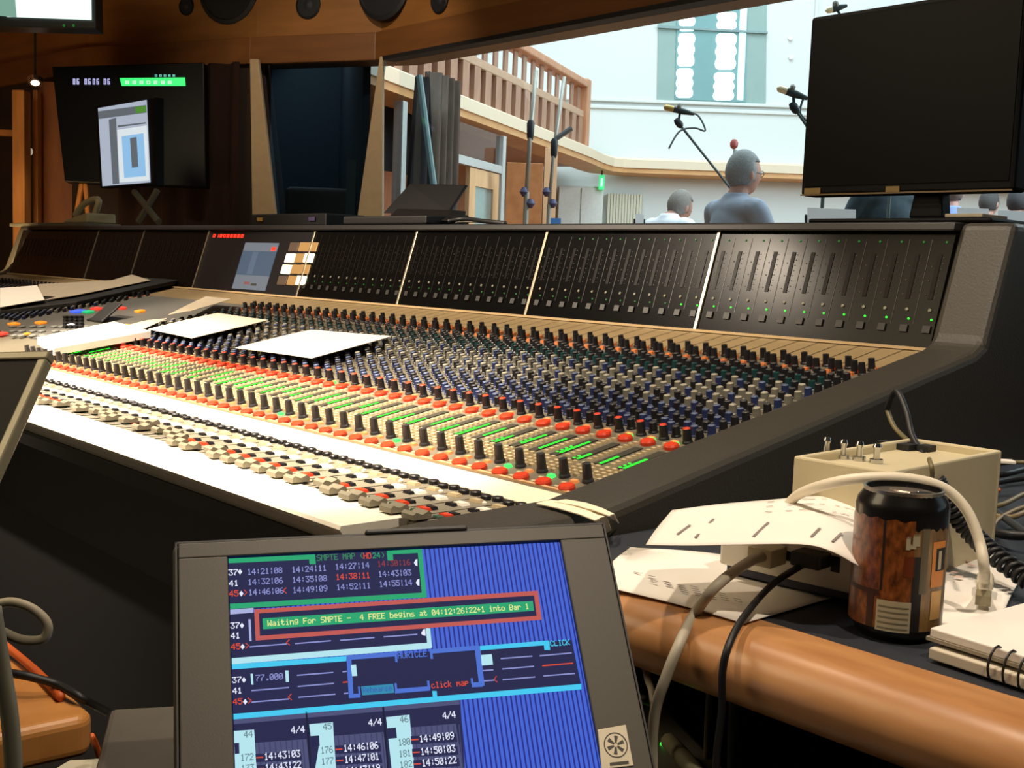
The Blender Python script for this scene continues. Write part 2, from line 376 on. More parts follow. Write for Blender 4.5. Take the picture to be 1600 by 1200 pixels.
scatter('meter_button', MB().use(mat('button_dark', (34, 32, 30), .5)).box(-.006, .006, -.007, .004, -.001, .002), small, con)

# centre bridge section: red digits, screen, lit buttons
xa, xb = edges[5]+.002, edges[4]-.002
cpn = MB().box(0, xb-xa, 0, LB, -.012, 0, bmat(xa, 0)).build('centre_panel', mat('centre_panel_black', (18, 17, 20), .4), con)
def P2(x, y): # pixel of the bridge face to (x, s)
    p = onpl(x, y, bridge(0, 0), nv); return p[0], float((p-bridge(p[0], 0)) @ dv)
x0, s1 = P2(384, 379); x1, _ = P2(437, 378); _, s0 = P2(420, 455)
scr = MB()
def br(mb, M, xx0, xx1, ss0, ss1, h0=0, h1=.001): mb.use(M).box(xx0, xx1, ss0, ss1, h0, h1, bmat(0, 0))
br(scr, mat('scr_pale', (30, 30, 34), .4, emit=(150, 160, 170), es=.55), x0, x1, s0, s1)
br(scr, mat('scr_blue', (30, 30, 34), .4, emit=(92, 116, 140), es=.6), x0, x1, s0+(s1-s0)*.30, s0+(s1-s0)*.82, 0, .0014)
br(scr, mat('scr_grid', (30, 30, 34), .4, emit=(110, 134, 158), es=.6), x0+.06, x0+.09, s0+(s1-s0)*.32, s0+(s1-s0)*.80, 0, .0018)
br(scr, rled, x1-.03, x1-.008, s1-.022, s1-.012, 0, .0018)
br(scr, mat('scr_redpale', (30, 30, 34), .4, emit=(190, 120, 110), es=.5), x0+.06, x0+.09, s0+.014, s0+.022, 0, .0018)
br(scr, mat('scr_dk', (30, 30, 34), .4, emit=(90, 90, 60), es=.4), x0+.10, x0+.13, s0+.012, s0+.018, 0, .0018)
scr.build('centre_screen', None, cpn)
btnm = [mat('lit_tan', (80, 60, 30), .4, emit=(215, 160, 95), es=.75), mat('lit_white', (80, 60, 30), .4, emit=(255, 235, 190), es=2.6), mat('lit_dim', (60, 50, 40), .5, emit=(110, 80, 60), es=.4)]
xs0, ss1 = P2(455, 378); xs1, _ = P2(494, 378)
for r_ in range(4):
    for c_ in range(3):
        k = [(2, 0, 0), (1, 0, 1), (1, 0, 0), (2, 0, 1)][r_][c_]
        cx, cs = P2(462+c_*13.5-r_*6.0-(0 if c_ else 2), 386+r_*17.5)
        mb = MB().use(btnm[k]).box(-.023, .023, -.0125, .0125, 0, .003, bmat(cx, cs))
        if k == 1: mb.use(btnm[0])
        mb.build('lit_button', None, cpn, bevel=.003)
dg = MB().use(rled)
SEG = {'0': 'abcdef', '1': 'bc', '2': 'abged', '3': 'abgcd', '4': 'fgbc', '5': 'afgcd', '6': 'afgedc', '7': 'abc', '8': 'abcdefg', '-': 'g'}
xd0, sd = P2(333, 369); xd1, _ = P2(383, 373)
def seg7(mb, chs, X, w_, h_, gap, t):
    for i, ch in enumerate(chs):
        o = i*(w_+gap)
        S = {'a': (o, o+w_, h_-t, h_), 'd': (o, o+w_, 0, t), 'g': (o, o+w_, h_/2-t/2, h_/2+t/2), 'f': (o, o+t, h_/2, h_), 'e': (o, o+t, 0, h_/2), 'b': (o+w_-t, o+w_, h_/2, h_), 'c': (o+w_-t, o+w_, 0, h_/2)}
        for q in SEG.get(ch, ''): a_, b_, c_, d_ = S[q]; mb.box(a_, b_, c_, d_, 0, .001, X)
sl = nz(bridge(xd1, P2(383, 373)[1])-bridge(xd0, sd))
seg7(dg, '012028880', bmat(xd0, sd-.004), .014, .010, .007, .0028)
dg.build('red_digit_display', None, cpn)

# controls -----------------------------------------------------------------
def at(x, y, z, tilt=False): return Matrix.Translation((x, y, z)) @ (TILT if tilt else FLAT)
chx = [XR-CH*(i+.5) for i in range(48)]
lowx = [x for x in chx]
faders = []; slots = []; reds3 = []; whites = []; blacks = []; tans = []; rounds = []; teals = []; lamps = []
for i, x in enumerate(lowx):
    y = .668+(.016 if i % 7 == 5 else 0)+(.03 if 15 <= i < 26 else 0)*(1 if i % 3 else .6)
    faders.append(at(x-.002, y, .8145)); slots.append(at(x-.001, .690, .8147))
    reds3.append(at(x, .703, .8147)); blacks.append(at(x, .7135, .8147)); blacks.append(at(x-.003, .741, .8147)); teals.append(at(x, .694, .8147))
    whites.append(at(x, .752, .8147)); tans.append(at(x-.004, .776, .8147)); rounds.append(at(x-.008, .792, .8147)); rounds.append(at(x+.006, .797, .8147))
    if i % 2: lamps.append(at(x+.011, .774, .8147))
cap = MB().use(fadg); cap.prism([(-.0098, -.011, .003), (-.0098, -.011, .008), (-.0098, -.0075, .0105), (-.0098, -.001, .0078), (-.0098, .001, .0078), (-.0098, .0075, .0105), (-.0098, .011, .008), (-.0098, .011, .003)], (.0196, 0, 0))
cap.box(-.001, .001, -.010, .010, 0, .004)
scatter('fader_knob', cap, faders, con)
scatter('fader_slot', MB().use(black).box(-.0015, .0015, -.022, .010, -.001, .0006), slots, con)
sq = lambda M, a, b, h: MB().use(M).hexa([(-a, -b, 0), (a, -b, 0), (a, b, 0), (-a, b, 0), (-a*.82, -b*.82, h), (a*.82, -b*.82, h), (a*.82, b*.82, h), (-a*.82, b*.82, h)])
scatter('fader_red_button', sq(redb, .0075, .0048, .003), reds3, con)
scatter('fader_teal_button', sq(mat('button_teal', (52, 84, 70), .5), .0065, .0035, .0022), teals, con)
scatter('fader_black_button', sq(blackk, .0065, .0035, .003), blacks, con)
scatter('fader_white_button', sq(whiteb, .0085, .0055, .003), whites, con)
scatter('fader_tan_button', sq(tanb, .0085, .0045, .003), tans, con)
scatter('round_button', MB().use(blackk).lathe([(.0062, 0), (.0062, .004), (.005, .0052)], 12), rounds, con)
scatter('white_lamp', MB().use(mat('lamp_white', (250, 245, 230), .3)).lathe([(.0028, 0), (.0028, .002), (.0012, .0034)], 8), lamps, con)
# upper rows
S_ = lambda x, y, h=0: Matrix.Translation((x, y, slope_z(y)+h)) @ TILT
def roundbtn(M, r, h): return MB().use(M).lathe([(r, 0), (r, h*.6), (r*.85, h)], 14)
def knobmb(M, r, h, capM=None):
    mb = MB().use(M).lathe([(r*1.15, 0), (r*1.1, h*.12), (r*.95, h*.2), (r*.82, h)], 12)
    if capM: mb.use(capM).lathe([(r*.80, h), (r*.66, h*1.06)], 12)
    return mb
red1 = [S_(x, .868) for x in chx]; red2 = [S_(x, 1.037) for x in chx]
scatter('mute_button', roundbtn(redb, .0095, .006), red1+red2, con)
scatter('tall_knob', knobmb(mat('knob_charcoal', (44, 44, 46), .4), .0062, .022), [S_(x+.002, .898) for x in chx], con)
scatter('upper_tall_knob', knobmb(blackk, .006, .018, redb), [S_(x+.003, 1.062) for x in chx], con)
tanlist = []; orl = []; gl_ = []; rl_ = []
for i, x in enumerate(chx):
    tanlist.append(S_(x-.016, .879)); tanlist.append(S_(x-.014, .866)); tanlist.append(S_(x-.015, 1.043)); tanlist.append(S_(x-.013, 1.030))
    for j in range(5):
        for k in range(3):
            if k == 0 and j < 1: continue
            tanlist.append(S_(x-.011+k*.011, .9075+j*.0085))
    for j in range(9): tanlist.append(S_(x-.015, .955+j*.0085))
    (gl_ if i in (1, 3, 9, 17) else orl).append(S_(x-.011, .890))
    (gl_ if i in (0, 1, 2, 20) else rl_).append(S_(x-.006, 1.050))
    orl.append(S_(x-.012, 1.056))
tanlist.sort(key=lambda X: random.random())
scatter('push_button', sq(tanb, .0037, .0025, .003), tanlist, con)
scatter('orange_button', sq(mat('button_lit_orange', (220, 140, 90), .4, emit=(255, 150, 70), es=.25), .005, .0035, .003), orl, con)
scatter('green_lit_button', sq(mat('button_lit_green', (60, 200, 90), .4, emit=(70, 255, 110), es=.9), .0045, .0035, .0035), gl_, con)
scatter('red_lamp', sq(mat('lamp_lit_red', (220, 60, 50), .4, emit=(255, 60, 50), es=.7), .004, .003, .0035), rl_, con)
# level meters: black strip with a lit green bar of segments
for nm, xl in (('level_meter', chx),):
    ml = []
    for i, x in enumerate(xl):
        mb = MB().use(mat('meter_strip', (58, 56, 46), .5)).box(-.0075, .0045, 0, .072, 0, .0012)
        n = random.choice((5, 8, 10, 12, 14)) if i > 5 else (10, 8, 6, 13, 12, 11)[i]
        st = random.choice((0, 0, 3, 6)) if i > 5 else (0, 0, 0, 2, 2, 3)[i]
        for j in range(st, min(18, st+n)):
            mb.use(gled).box(.0005, .0042, .002+j*.0039, .0047+j*.0039, .0012, .0019)
            if j % 2 == 0 and i % 3 != 1 and j < st+n*.6: mb.box(-.006, -.003, .002+j*.0039, .0047+j*.0039, .0012, .0017)
        o = mb.build(nm, None, None); o.matrix_basis = S_(x+.004, .948, .0003); attach(o, con)
MB().prism([(XL, .8585, .8232), (XL, .8625, .8240), (XL, .8625, .8262), (XL, .8585, .8255)], (XR-XL, 0, 0)).build('front_trim', mat('trim_tan2', (205, 165, 120), .5), con)
# rotary knobs
kb, kg, kk, kt, ksm = [], [], [], [], []
chx2 = chx+[edges[5]-CH*(i+.5) for i in range(36)]
for i, x in enumerate(chx2):
    for j in range(15):
        y = 1.078+j*.0218
        for c_ in (0, 1):
            X = S_(x+(-.0085 if c_ else .0088)+random.uniform(-.0006, .0006), y+(.011 if c_ else 0))
            if j < 3: (kb if (j+c_) % 2 else kk).append(X)
            elif j < 5: (kb if c_ else kk).append(X)
            elif j < 11: (kg if (j//2+c_) % 2 == 0 else (kb if (j % 3 == 1) else kk)).append(X)
            elif j < 13: (kt if c_ else kk).append(X)
            else: kk.append(X)
        if j % 2 == 0: ksm.append(S_(x, y+.012))
scatter('blue_knob', knobmb(bluek, .0058, .013, mat('cap_greyblue', (78, 90, 118), .5)), kb, con)
scatter('grey_knob', knobmb(greyk, .0060, .013, mat('cap_grey', (150, 146, 130), .5)), kg, con)
scatter('black_knob', knobmb(blackk, .0058, .013, mat('cap_dk', (50, 50, 52), .5)), kk, con)
scatter('teal_knob', knobmb(tealk, .0055, .013), kt, con)
scatter('small_button', sq(mat('button_brown', (110, 92, 64), .5), .003, .003, .004), ksm, con)
ok, bk2 = [], []
for x in chx2:
    ok += [S_(x-.008, 1.418), S_(x-.008, 1.446), S_(x+.010, 1.454)]; bk2 += [S_(x+.006, 1.425), S_(x+.004, 1.452), S_(x-.010, 1.432)]
scatter('upper_orange_button', sq(orangeb, .0048, .0035, .005), ok, con)
scatter('upper_black_knob', knobmb(blackk, .0055, .018), bk2, con)
scatter('upper_red_button', sq(redb, .0035, .003, .005), [S_(x-.003, 1.433) for x in chx2], con)
# master section: raised panel with coloured keys
def onmaster(x, y): p = onup(x, y, .004); return p
mm = MB().prism([(edges[6]+.01, y, slope_z(y)+dz) for y, dz in ((.99, -.02), (.99, .004), (1.46, .004), (1.46, -.02))], (edges[4]-edges[6]-.02, 0, 0))
mm.build('master_panel', mat('master_grey', (96, 94, 88), .5), con)
def key(px, py, M, w_=.02, d_=.014, h_=.006, name='master_key'):
    p = onmaster(px, py); o = MB().box(-w_/2, w_/2, -d_/2, d_/2, 0, h_).build(name, M, None, bevel=.002); o.matrix_basis = Matrix.Translation(p) @ TILT; attach(o, con)
blu = mat('key_lit_blue', (60, 80, 200), .4, emit=(60, 100, 255), es=1.0); grn = mat('key_lit_green', (30, 160, 110), .4, emit=(30, 200, 120), es=.7); rdk = mat('key_lit_red', (220, 60, 50), .4, emit=(255, 70, 50), es=.7); ork = mat('key_lit_orange', (230, 140, 40), .4, emit=(255, 150, 40), es=.6)
key(122, 488, blu, .045, .03); key(138, 489, grn, .04, .022); key(152, 484, rdk, .05, .02); key(168, 487, ork, .04, .02); key(190, 483, rdk, .04, .014)
key(22, 508, ork, .045, .02); key(64, 506, ork, .04, .02); key(3, 523, rdk, .04, .02); key(111, 510, mat('key_white', (250, 250, 250), .4, emit=(255, 255, 255), es=.8), .02, .015)
key(43, 524, mat('key_y', (200, 150, 40), .4), .02, .014); key(219, 488, ork, .03, .02); key(203, 512, ork, .03, .02); key(195, 511, ork, .02, .02)
for i in range(16):
    key(103+(i % 4)*8, 498+(i//4)*5, blackk, .018, .01, .008, 'master_black_key')
for i in range(30): key(20+(i % 10)*16+random.uniform(-3, 3), 512+(i//10)*7, mat('key_grey', (120, 122, 116), .5), .022, .014, .005, 'master_grey_key')
o = MB().prism([(-.05, -.03, 0), (.05, -.03, 0), (.05, .03, .035), (-.05, .03, .035), (-.05, .04, .0)][:4]+[(-.05, .03, 0)], (0, 0, .006)).build('jog_wheel_block', black, None, bevel=.003)
o.matrix_basis = Matrix.Translation(onmaster(165, 500)) @ TILT; attach(o, con)
# ------------------------------------------------------------------ things on the console
def quad3(name, pts, M, label, cat, t=.0012, grp=None, rows=1, parent=None):
    """sheet from 4 corner points BL BR TR TL, with slight sag"""
    P = [np.array(p) for p in pts]; n = 7; g = []
    for j in range(n):
        v = j/(n-1); a = P[0]*(1-v)+P[3]*v; b = P[1]*(1-v)+P[2]*v
        g.append([a*(1-k/(n-1))+b*(k/(n-1))+np.array([0, 0, .0012*math.sin(3*v+2*k/(n-1))]) for k in range(n)])
    mb = MB().sheet(g, t); o = mb.build(name, M, parent, smooth=True)
    if label: tag(o, label, cat, grp)
    return o
UPP = lambda l, h: [onup(x, y, h) for x, y in l]
quad3('paper_sheet', UPP([(368, 543), (488, 560), (612, 524), (487, 515)], .024), paper, 'blank white sheet lying over the knobs, nearest the window-side middle of the desk', 'paper')
quad3('paper_sheet', UPP([(232, 514), (300, 529), (419, 499), (340, 489)], .024), mat('paper_dull', (206, 192, 172), .7, var=.03), 'duller cream sheet on the knobs left of the bright blank sheet', 'paper')
pad = MB().prism(UPP([(58, 538), (84, 556), (236, 528), (178, 513)], .012), (0, 0, .016)); o = pad.build('paper_pad', paper, bevel=.001)
tag(o, 'thick white paper pad on the left faders beside the silver laptop edge', 'paper pad')
quad3('paper_sheet', UPP([(262, 492), (300, 486), (362, 466), (322, 463)], .03), mat('paper_grey', (170, 158, 138), .7), 'small grey-cream sheet standing off the knobs below the red digit display', 'paper')
quad3('paper_sheet', UPP([(180, 514), (228, 513), (262, 496), (232, 500)], .022), mat('paper_grey', (170, 158, 138), .7), 'narrow cream sheet tucked between the pad and the duller sheet', 'paper')
o = MB().prism(UPP([(0, 492), (120, 478), (290, 441), (262, 434), (0, 470)], .012), (0, 0, .012)).build('folder', black, bevel=.002)
tag(o, 'black folder lying open at the far left end of the console under papers', 'folder')
quad3('paper_sheet', UPP([(0, 480), (70, 469), (58, 445), (0, 450)], .034), paper, 'bright white sheet at the far left picture edge on the black folder', 'paper')
quad3('paper_sheet', UPP([(68, 469), (112, 462), (236, 437), (205, 429)][:1]+[(112, 463), (236, 437), (206, 429)], .03), mat('paper_grey', (170, 158, 138), .7), 'long fanned stack of grey-white pages on the black folder', 'paper')
quad3('paper_sheet', UPP([(60, 462), (90, 464), (226, 434), (60, 444)], .027), mat('paper_grey', (170, 158, 138), .7), 'lower page showing beneath the fanned stack on the black folder', 'paper')
# white tape along the console, ends draping over the cheek
tp = mat('tape_cream', (240, 228, 200), .6, var=.03)
tape = thing('paper_tape', 'long white paper tape strip along the faders, its ends drooping over the cheek', 'tape', (XR, .83, .82))
MB().sheet([[(x, y, z) for x in np.linspace(edges[5], XR-.004, 12)] for y, z in ((.8055, .8172), (.83, .8207), (.850, .8238))], .001).build('strip', tp, tape)
def ribbon(px, w_, M, parent, name):
    g = [[], []]
    for (x, y, z) in px:
        p = onz(x, y, z); g[0].append(p)
    for (x, y, z) in w_:
        g[1].append(onz(x, y, z))
    return MB().sheet([g[0], [(a+b)/2+np.array([0, 0, .0005]) for a, b in zip(*g)], g[1]], .001).build(name, M, parent, smooth=True)
ribbon([(838, 786, .827), (870, 793, .828), (905, 803, .828), (930, 813, .826), (946, 836, .80), (953, 862, .76)],
       [(862, 781, .829), (890, 784, .831), (925, 793, .831), (948, 806, .828), (957, 832, .80), (959, 858, .76)], tp, tape, 'drooping_tail')
ribbon([(866, 784, .830), (900, 789, .832), (935, 799, .832), (952, 806, .829), (958, 811, .820)],
       [(884, 780, .831), (915, 785, .833), (942, 794, .832), (960, 803, .828), (967, 817, .812)], tp, tape, 'drooping_tail')

# ------------------------------------------------------------------ gear on the bridge
BT = 1.1525
def bx(p, q, y0, y1, z0, z1): return MB().box(p, q, y0, y1, z0, z1)
xA = onY(400, 345, 1.68)[0]; xB = onY(517, 345, 1.68)[0]
rk = thing('rack_box', 'low black rack box on the console top left of the black laptop', 'audio unit', (xA, 1.7, BT))
bx(xA, xB, 1.665, 1.79, BT, BT+.032).build('case', mat('case_black', (12, 11, 13), .5), rk, bevel=.003)
for i, (c, l) in enumerate(((yled, 'small amber lamp'), (mat('lamp_purple', (60, 50, 80), .4), None))):
    x = xA+(xB-xA)*(.1 if i == 0 else .8); bx(x, x+.03, 1.661, 1.666, BT+.012, BT+.022).build('front_lamp', mat('amber_dull', (130, 100, 50), .4) if i == 0 else c, rk)
lp = thing('laptop', 'black laptop on the console top, its lid tipped far back', 'laptop', (-2.2, 1.7, BT))
a = onY(541, 342, 1.67); b = onY(722, 345, 1.67)
MB().prism([(a[0], 1.66, BT+.002), (a[0], 1.79, BT+.002), (a[0], 1.79, BT+.03), (a[0], 1.66, BT+.022)], (b[0]-a[0]-.12, 0, 0)).build('base', black, lp, bevel=.004)
P = [onY(598, 333, 1.78), onY(700, 331, 1.78), onY(727, 289, 1.86), onY(640, 287, 1.86)]
MB().prism(P, (0, .012, 0)).build('lid', mat('lid_black', (9, 9, 10), .6), lp, bevel=.003)
MB().prism([onY(600, 345, 1.70), onY(700, 345, 1.70), onY(704, 328, 1.76), onY(620, 326, 1.76)], (0, .05, 0)).build('dock', mat('case_black', (12, 11, 13), .5), lp, bevel=.003)
cb = MB().tube([onY(700, 346, 1.67), onY(725, 342, 1.69), onY(760, 346, 1.67), onY(790, 349, 1.67)], .005, 8)
tag(cb.build('cable', blackcab, smooth='all'), 'black cable running along the console top right of the black laptop', 'cable')
cb = MB().tube([onY(712, 347, 1.69), onY(740, 346, 1.72), onY(775, 349, 1.70)], .003, 8)
tag(cb.build('cable', greycab, smooth='all'), 'short pale grey cable lying on the console top behind the black one', 'cable')
# tray and telephone at the left end
a = onY(30, 350, 1.70); b = onY(148, 350, 1.70)
o = bx(a[0], b[0], 1.66, 1.80, BT, BT+.014).build('tray', mat('tray_grey', (92, 86, 70), .6), bevel=.003); tag(o, 'flat grey-olive tray on the far left end of the console top', 'tray')
ph = thing('telephone', 'small beige telephone on the far left end of the console top', 'telephone', onY(130, 345, 1.7))
pm = mat('phone_beige', (150, 140, 108), .5); a = onY(112, 343, 1.70); b = onY(148, 343, 1.70)
MB().prism([(a[0], 1.67, BT+.014), (b[0], 1.67, BT+.014), (b[0], 1.67, BT+.05), (a[0], 1.67, BT+.024)], (0, .11, 0)).build('base', pm, ph, bevel=.006)
MB().tube([onY(118, 336, 1.71), onY(128, 322, 1.71), onY(142, 313, 1.71), onY(154, 313, 1.71), onY(150, 330, 1.71), onY(146, 340, 1.71)], .012, 8).build('handset', pm, ph, smooth='all')
# flat monitor, right
mo = thing('computer_monitor', 'large switched-off black flat monitor standing on the right end of the console top', 'monitor', (-1.0, 1.75, BT))
q = [onY(1250, 307, 1.70), onY(1584, 298, 1.70)]
x0m, x1m, z0m = q[0][0], q[1][0]-.0, (q[0][2]+q[1][2])/2; zt_ = onY(1273, 26, 1.70)[2]
mbk = mat('monitor_black', (9, 9, 10), .6, spec=.12); 
X0 = (x0m, x1m, 1.70, 1.745, z0m, zt_)
MB().box(*X0).build('bezel', mbk, mo, bevel=.006)
MB().box(x0m+.008, x1m-.008, 1.6985, 1.7005, z0m+.016, zt_-.01).build('screen', mat('screen_off', (6, 6, 8), .4, spec=.08), mo)
MB().box(x0m+.002, x1m-.002, 1.6975, 1.70, z0m+.0005, z0m+.003).build('bottom_trim', mat('trim_bronze', (92, 72, 42), .5), mo)
st = mat('sticker_gold', (110, 88, 40), .5)
for xx, ww, hh in ((1257, 25, .010), (1384, 21, .009)):
    p = onY(xx, 300, 1.698); p2 = onY(xx+ww, 300, 1.698); MB().box(p[0], p2[0], 1.697, 1.7, z0m+.003, z0m+.003+hh).build('sticker', st, mo)
n0, n1 = onY(1425, 320, 1.72)[0], onY(1478, 320, 1.72)[0]
MB().hexa([(n0, 1.71, BT+.01), (n1, 1.71, BT+.01), (n1, 1.74, BT+.01), (n0, 1.74, BT+.01), (n0+.01, 1.72, z0m+.05), (n1-.014, 1.72, z0m+.05), (n1-.014, 1.75, z0m+.05), (n0+.01, 1.75, z0m+.05)]).build('neck', mbk, mo, bevel=.004)
f0, f1 = onY(1270, 345, 1.68)[0], onY(1556, 345, 1.68)[0]
MB().box(f0, f1, 1.665, 1.80, BT, BT+.008).build('foot', mbk, mo, bevel=.004)
o = MB().box(*(onY(1486, 340, 1.69)[0], onY(1545, 340, 1.69)[0]), 1.67, 1.75, BT+.0085, BT+.014).build('notepad', mat('notepad_tan', (150, 140, 120), .7), bevel=.001); tag(o, 'small tan notepad lying on the foot of the large black monitor', 'notepad')

# ------------------------------------------------------------------ television, small monitor, corner monitor
def facing_box(name, c4, d, th, M, parent):   # corner pixels BL BR TR TL at depth d (list or float)
    d = d if isinstance(d, (list, tuple)) else [d]*4
    P = [dep(x, y, k) for (x, y), k in zip(c4, d)]; n = nz(np.cross(P[1]-P[0], P[3]-P[0])); n = n if n @ (P[0]-C0) > 0 else -n
    mb = MB().add(P+[p+n*th for p in P], [(0, 1, 2, 3), (7, 6, 5, 4), (0, 4, 5, 1), (1, 5, 6, 2), (2, 6, 7, 3), (3, 7, 4, 0)])
    return mb.build(name, M, parent, bevel=.004), P, n
tv = thing('television', 'big dark wall television showing white digits and a green bar, behind the console left end', 'television', dep(205, 290, 5.3))
tvc = [(101, 284), (322, 292), (318, 97), (81, 104)]
_, TP, tn = facing_box('case', tvc, 5.25, .07, mat('tv_black', (9, 10, 13), .3, spec=.15), tv)
def onTV(x, y, h=.003): return onpl(x, y, TP[0]-tn*h, tn)
def poly(name, pts, M, parent, n, th=.002): return MB().prism(pts, tuple(n*th)).build(name, M, parent)
poly('green_bar', [onTV(190, 134, .006), onTV(290, 134, .006), onTV(289, 121, .006), onTV(187, 122, .006)], mat('tv_green', (20, 60, 30), .4, emit=(60, 240, 120), es=1.2), tv, tn)
tr_ = nz(onTV(180, 125)-onTV(110, 125)); tu = nz(np.cross(tn, tr_)); tu = tu if tu[2] > 0 else -tu
dgt = MB().use(mat('tv_digits', (60, 60, 80), .4, emit=(190, 190, 240), es=1.0))
for px in (114, 132, 145, 162):
    seg7(dgt, '06', frame(onTV(px, 132, .006), tr_, tu, -tn), .011, .026, .006, .004)
dgt.build('screen_digits', None, tv)
dgt = MB().use(mat('tv_digits2', (60, 60, 80), .4, emit=(120, 210, 200), es=.8)); seg7(dgt, '00026', frame(onTV(242, 120, .007), tr_, tu, -tn), .011, .010, .009, .003); dgt.build('screen_digits', None, tv)
dgt = MB().use(mat('tv_letters', (200, 255, 210), .4, emit=(190, 255, 200), es=1.0)); seg7(dgt, '8880888', frame(onTV(196, 131, .009), tr_, tu, -tn), .016, .014, .016, .003); dgt.build('bar_lettering', None, tv)
for i, (a_, b_) in enumerate((((118, 345), (128, 286)), ((138, 345), (134, 286)))): MB().tube([dep(*a_, 5.3), dep(*b_, 5.3)], .012, 8).build('stand_leg', wood_pil, tv)
sm = thing('computer_monitor', 'small tilted monitor showing a pale software window, in front of the television', 'monitor', onY(200, 345, 1.85))
c4 = [onY(156, 294, 1.86), onY(243, 290, 1.86), onY(242, 152, 1.86), onY(149, 166, 1.86)]
MB().prism(c4, (0, .035, 0)).build('bezel', mbk, sm, bevel=.003)
def SM(l, k): return [onY(x, y, 1.858-k*.001) for x, y in l]
smp = mat('sm_pale', (40, 40, 40), .4, emit=(178, 188, 205), es=.9); smb = mat('sm_blue', (40, 40, 40), .4, emit=(140, 190, 230), es=1.0); smg = mat('sm_grey', (40, 40, 40), .4, emit=(110, 120, 128), es=.7)
smn = MB()
def smq(M, l, k): smn.use(M).prism(SM(l, k), (0, .0008, 0))
smq(smp, [(160, 291), (235, 285), (229, 156), (153, 169)], 0)
smq(smg, [(154, 186), (229, 176), (228, 164), (153, 174)], 1); smq(mat('sm_green', (40, 60, 40), .4, emit=(90, 160, 60), es=.7), [(212, 177), (228, 175), (228, 165), (211, 167)], 2)
smq(smg, [(176, 288), (186, 287), (181, 184), (170, 187)], 1); smq(mat('sm_white', (90, 90, 90), .4, emit=(215, 225, 230), es=1.0), [(187, 285), (233, 282), (229, 196), (183, 203)], 2)
smq(smb, [(194, 278), (228, 275), (224, 208), (190, 213)], 3); smq(smg, [(206, 262), (216, 261), (213, 214), (203, 216)], 4); smq(smg, [(184, 199), (228, 193), (228, 191), (184, 196)], 4)
smn.build('screen', None, sm)
for a_, b_ in (((210, 300), (248, 347)), ((246, 297), (216, 347))): MB().tube([onY(*a_, 1.88), onY(*b_, 1.84)], .012, 8).build('stand_leg', mat('stand_grey', (88, 84, 68), .5), sm)
cm = thing('computer_monitor', 'bright monitor cut off by the top left corner, mounted on the wooden wall', 'monitor', dep(60, 43, 4.7))
facing_box('bezel', [(-70, 40), (151, 45), (149, -70), (-70, -70)], 4.7, .08, mat('bezel_dark', (20, 26, 30), .4), cm)
facing_box('screen', [(10, 26), (143, 31), (142, -62), (2, -62)], 4.69, .004, mat('corner_screen', (200, 220, 210), .4, emit=(225, 255, 245), es=1.15), cm)
facing_box('screen_edge', [(-4, 24), (26, 27), (18, -62), (-10, -62)], 4.688, .003, mat('corner_screen2', (100, 120, 110), .4, emit=(120, 165, 150), es=.9), cm)
for x in (100, 115): MB().lathe([(.006, 0), (.004, .004)], 8, zaxis(dep(x, 40, 4.69), C0)).build('green_lamp', gdim, cm)

# ------------------------------------------------------------------ soffit loudspeakers, lamp, left wood posts
spk = mat('speaker_black', (16, 18, 24), .6); 
nB = nz(np.cross(Bp-A, UP)); nB = nB if nB @ (A-C0) > 0 else -nB; nC = nz(np.cross(Cp-Bp, UP)); nC = nC if nC @ (Cp-C0) > 0 else -nC
for (x, y, rx, pl0, n_, lab) in ((292, 10, .038, Bp, nC, 'small round speaker port at the far left of the wooden header'), (358, -22, .155, Bp, nC, 'large round loudspeaker cut by the top edge, left one of two'),
                      (482, 8, .055, A, nB, 'medium oval speaker between the two large ones in the header'), (600, -22, .13, A-np.array([0, .05, 0]), nz(nB+np.array([0, 1., 0])), 'large round loudspeaker cut by the top edge, right one of two'), (688, 0, .05, A, np.array([0, 1., 0]), 'small round speaker port right of the large ones')):
    p = onpl(x, y, pl0, n_); ls = thing('loudspeaker', lab, 'loudspeaker', p)
    X = zaxis(p-n_*.002, p-n_)
    MB().lathe([(rx*1.12, -.05), (rx*1.12, .004), (rx*1.0, .010), (rx*.96, .004)], 28, X).build('rim', spk, ls, smooth=True)
    MB().lathe([(rx*.95, .003), (rx*.6, -.0), (rx*.3, .006), (rx*.1, .012)], 28, X).build('cone', mat('cone_dark', (24, 28, 38), .7), ls, smooth=True)
p = dep(55, 124, 5.3); ls = thing('ceiling_lamp', 'small bright white spotlight under the wooden ceiling at far left', 'lamp', p)
MB().lathe([(.014, -.02), (.034, 0), (.030, .02)], 16, zaxis(p, p-UP+nz(C0-p)*.6)).build('reflector', chrome, ls, smooth=True)
MB().lathe([(.026, .0), (.026, .014), (.012, .026)], 16, zaxis(p, p-UP+nz(C0-p)*.6)).build('bulb', mat('bulb', (255, 240, 220), .3, emit=(255, 236, 215), es=8), ls)
MB().box(p[0]-.004, p[0]+.004, p[1]-.004, p[1]+.004, p[2]+.01, 2.75).build('drop_rod', black, ls)
spot('wall_washer', tuple(p-UP*.06), tuple(p-UP*2+np.array([.1, -.2, 0])), 10, WARM, 110, .9)
p = dep(43, 236, 5.9); ls = thing('lamp_reflection', 'small pale glow standing for a lamp reflection between the far left wooden posts', 'lamp', p)  # glowing cone stands in for a lamp reflection, not a second lamp
MB().lathe([(.012, -.02), (.028, 0), (.024, .012)], 14, zaxis(p, p-UP+nz(C0-p))).build('reflection_glow', mat('reflection_pale', (200, 190, 170), .4, emit=(190, 180, 160), es=.6), ls)
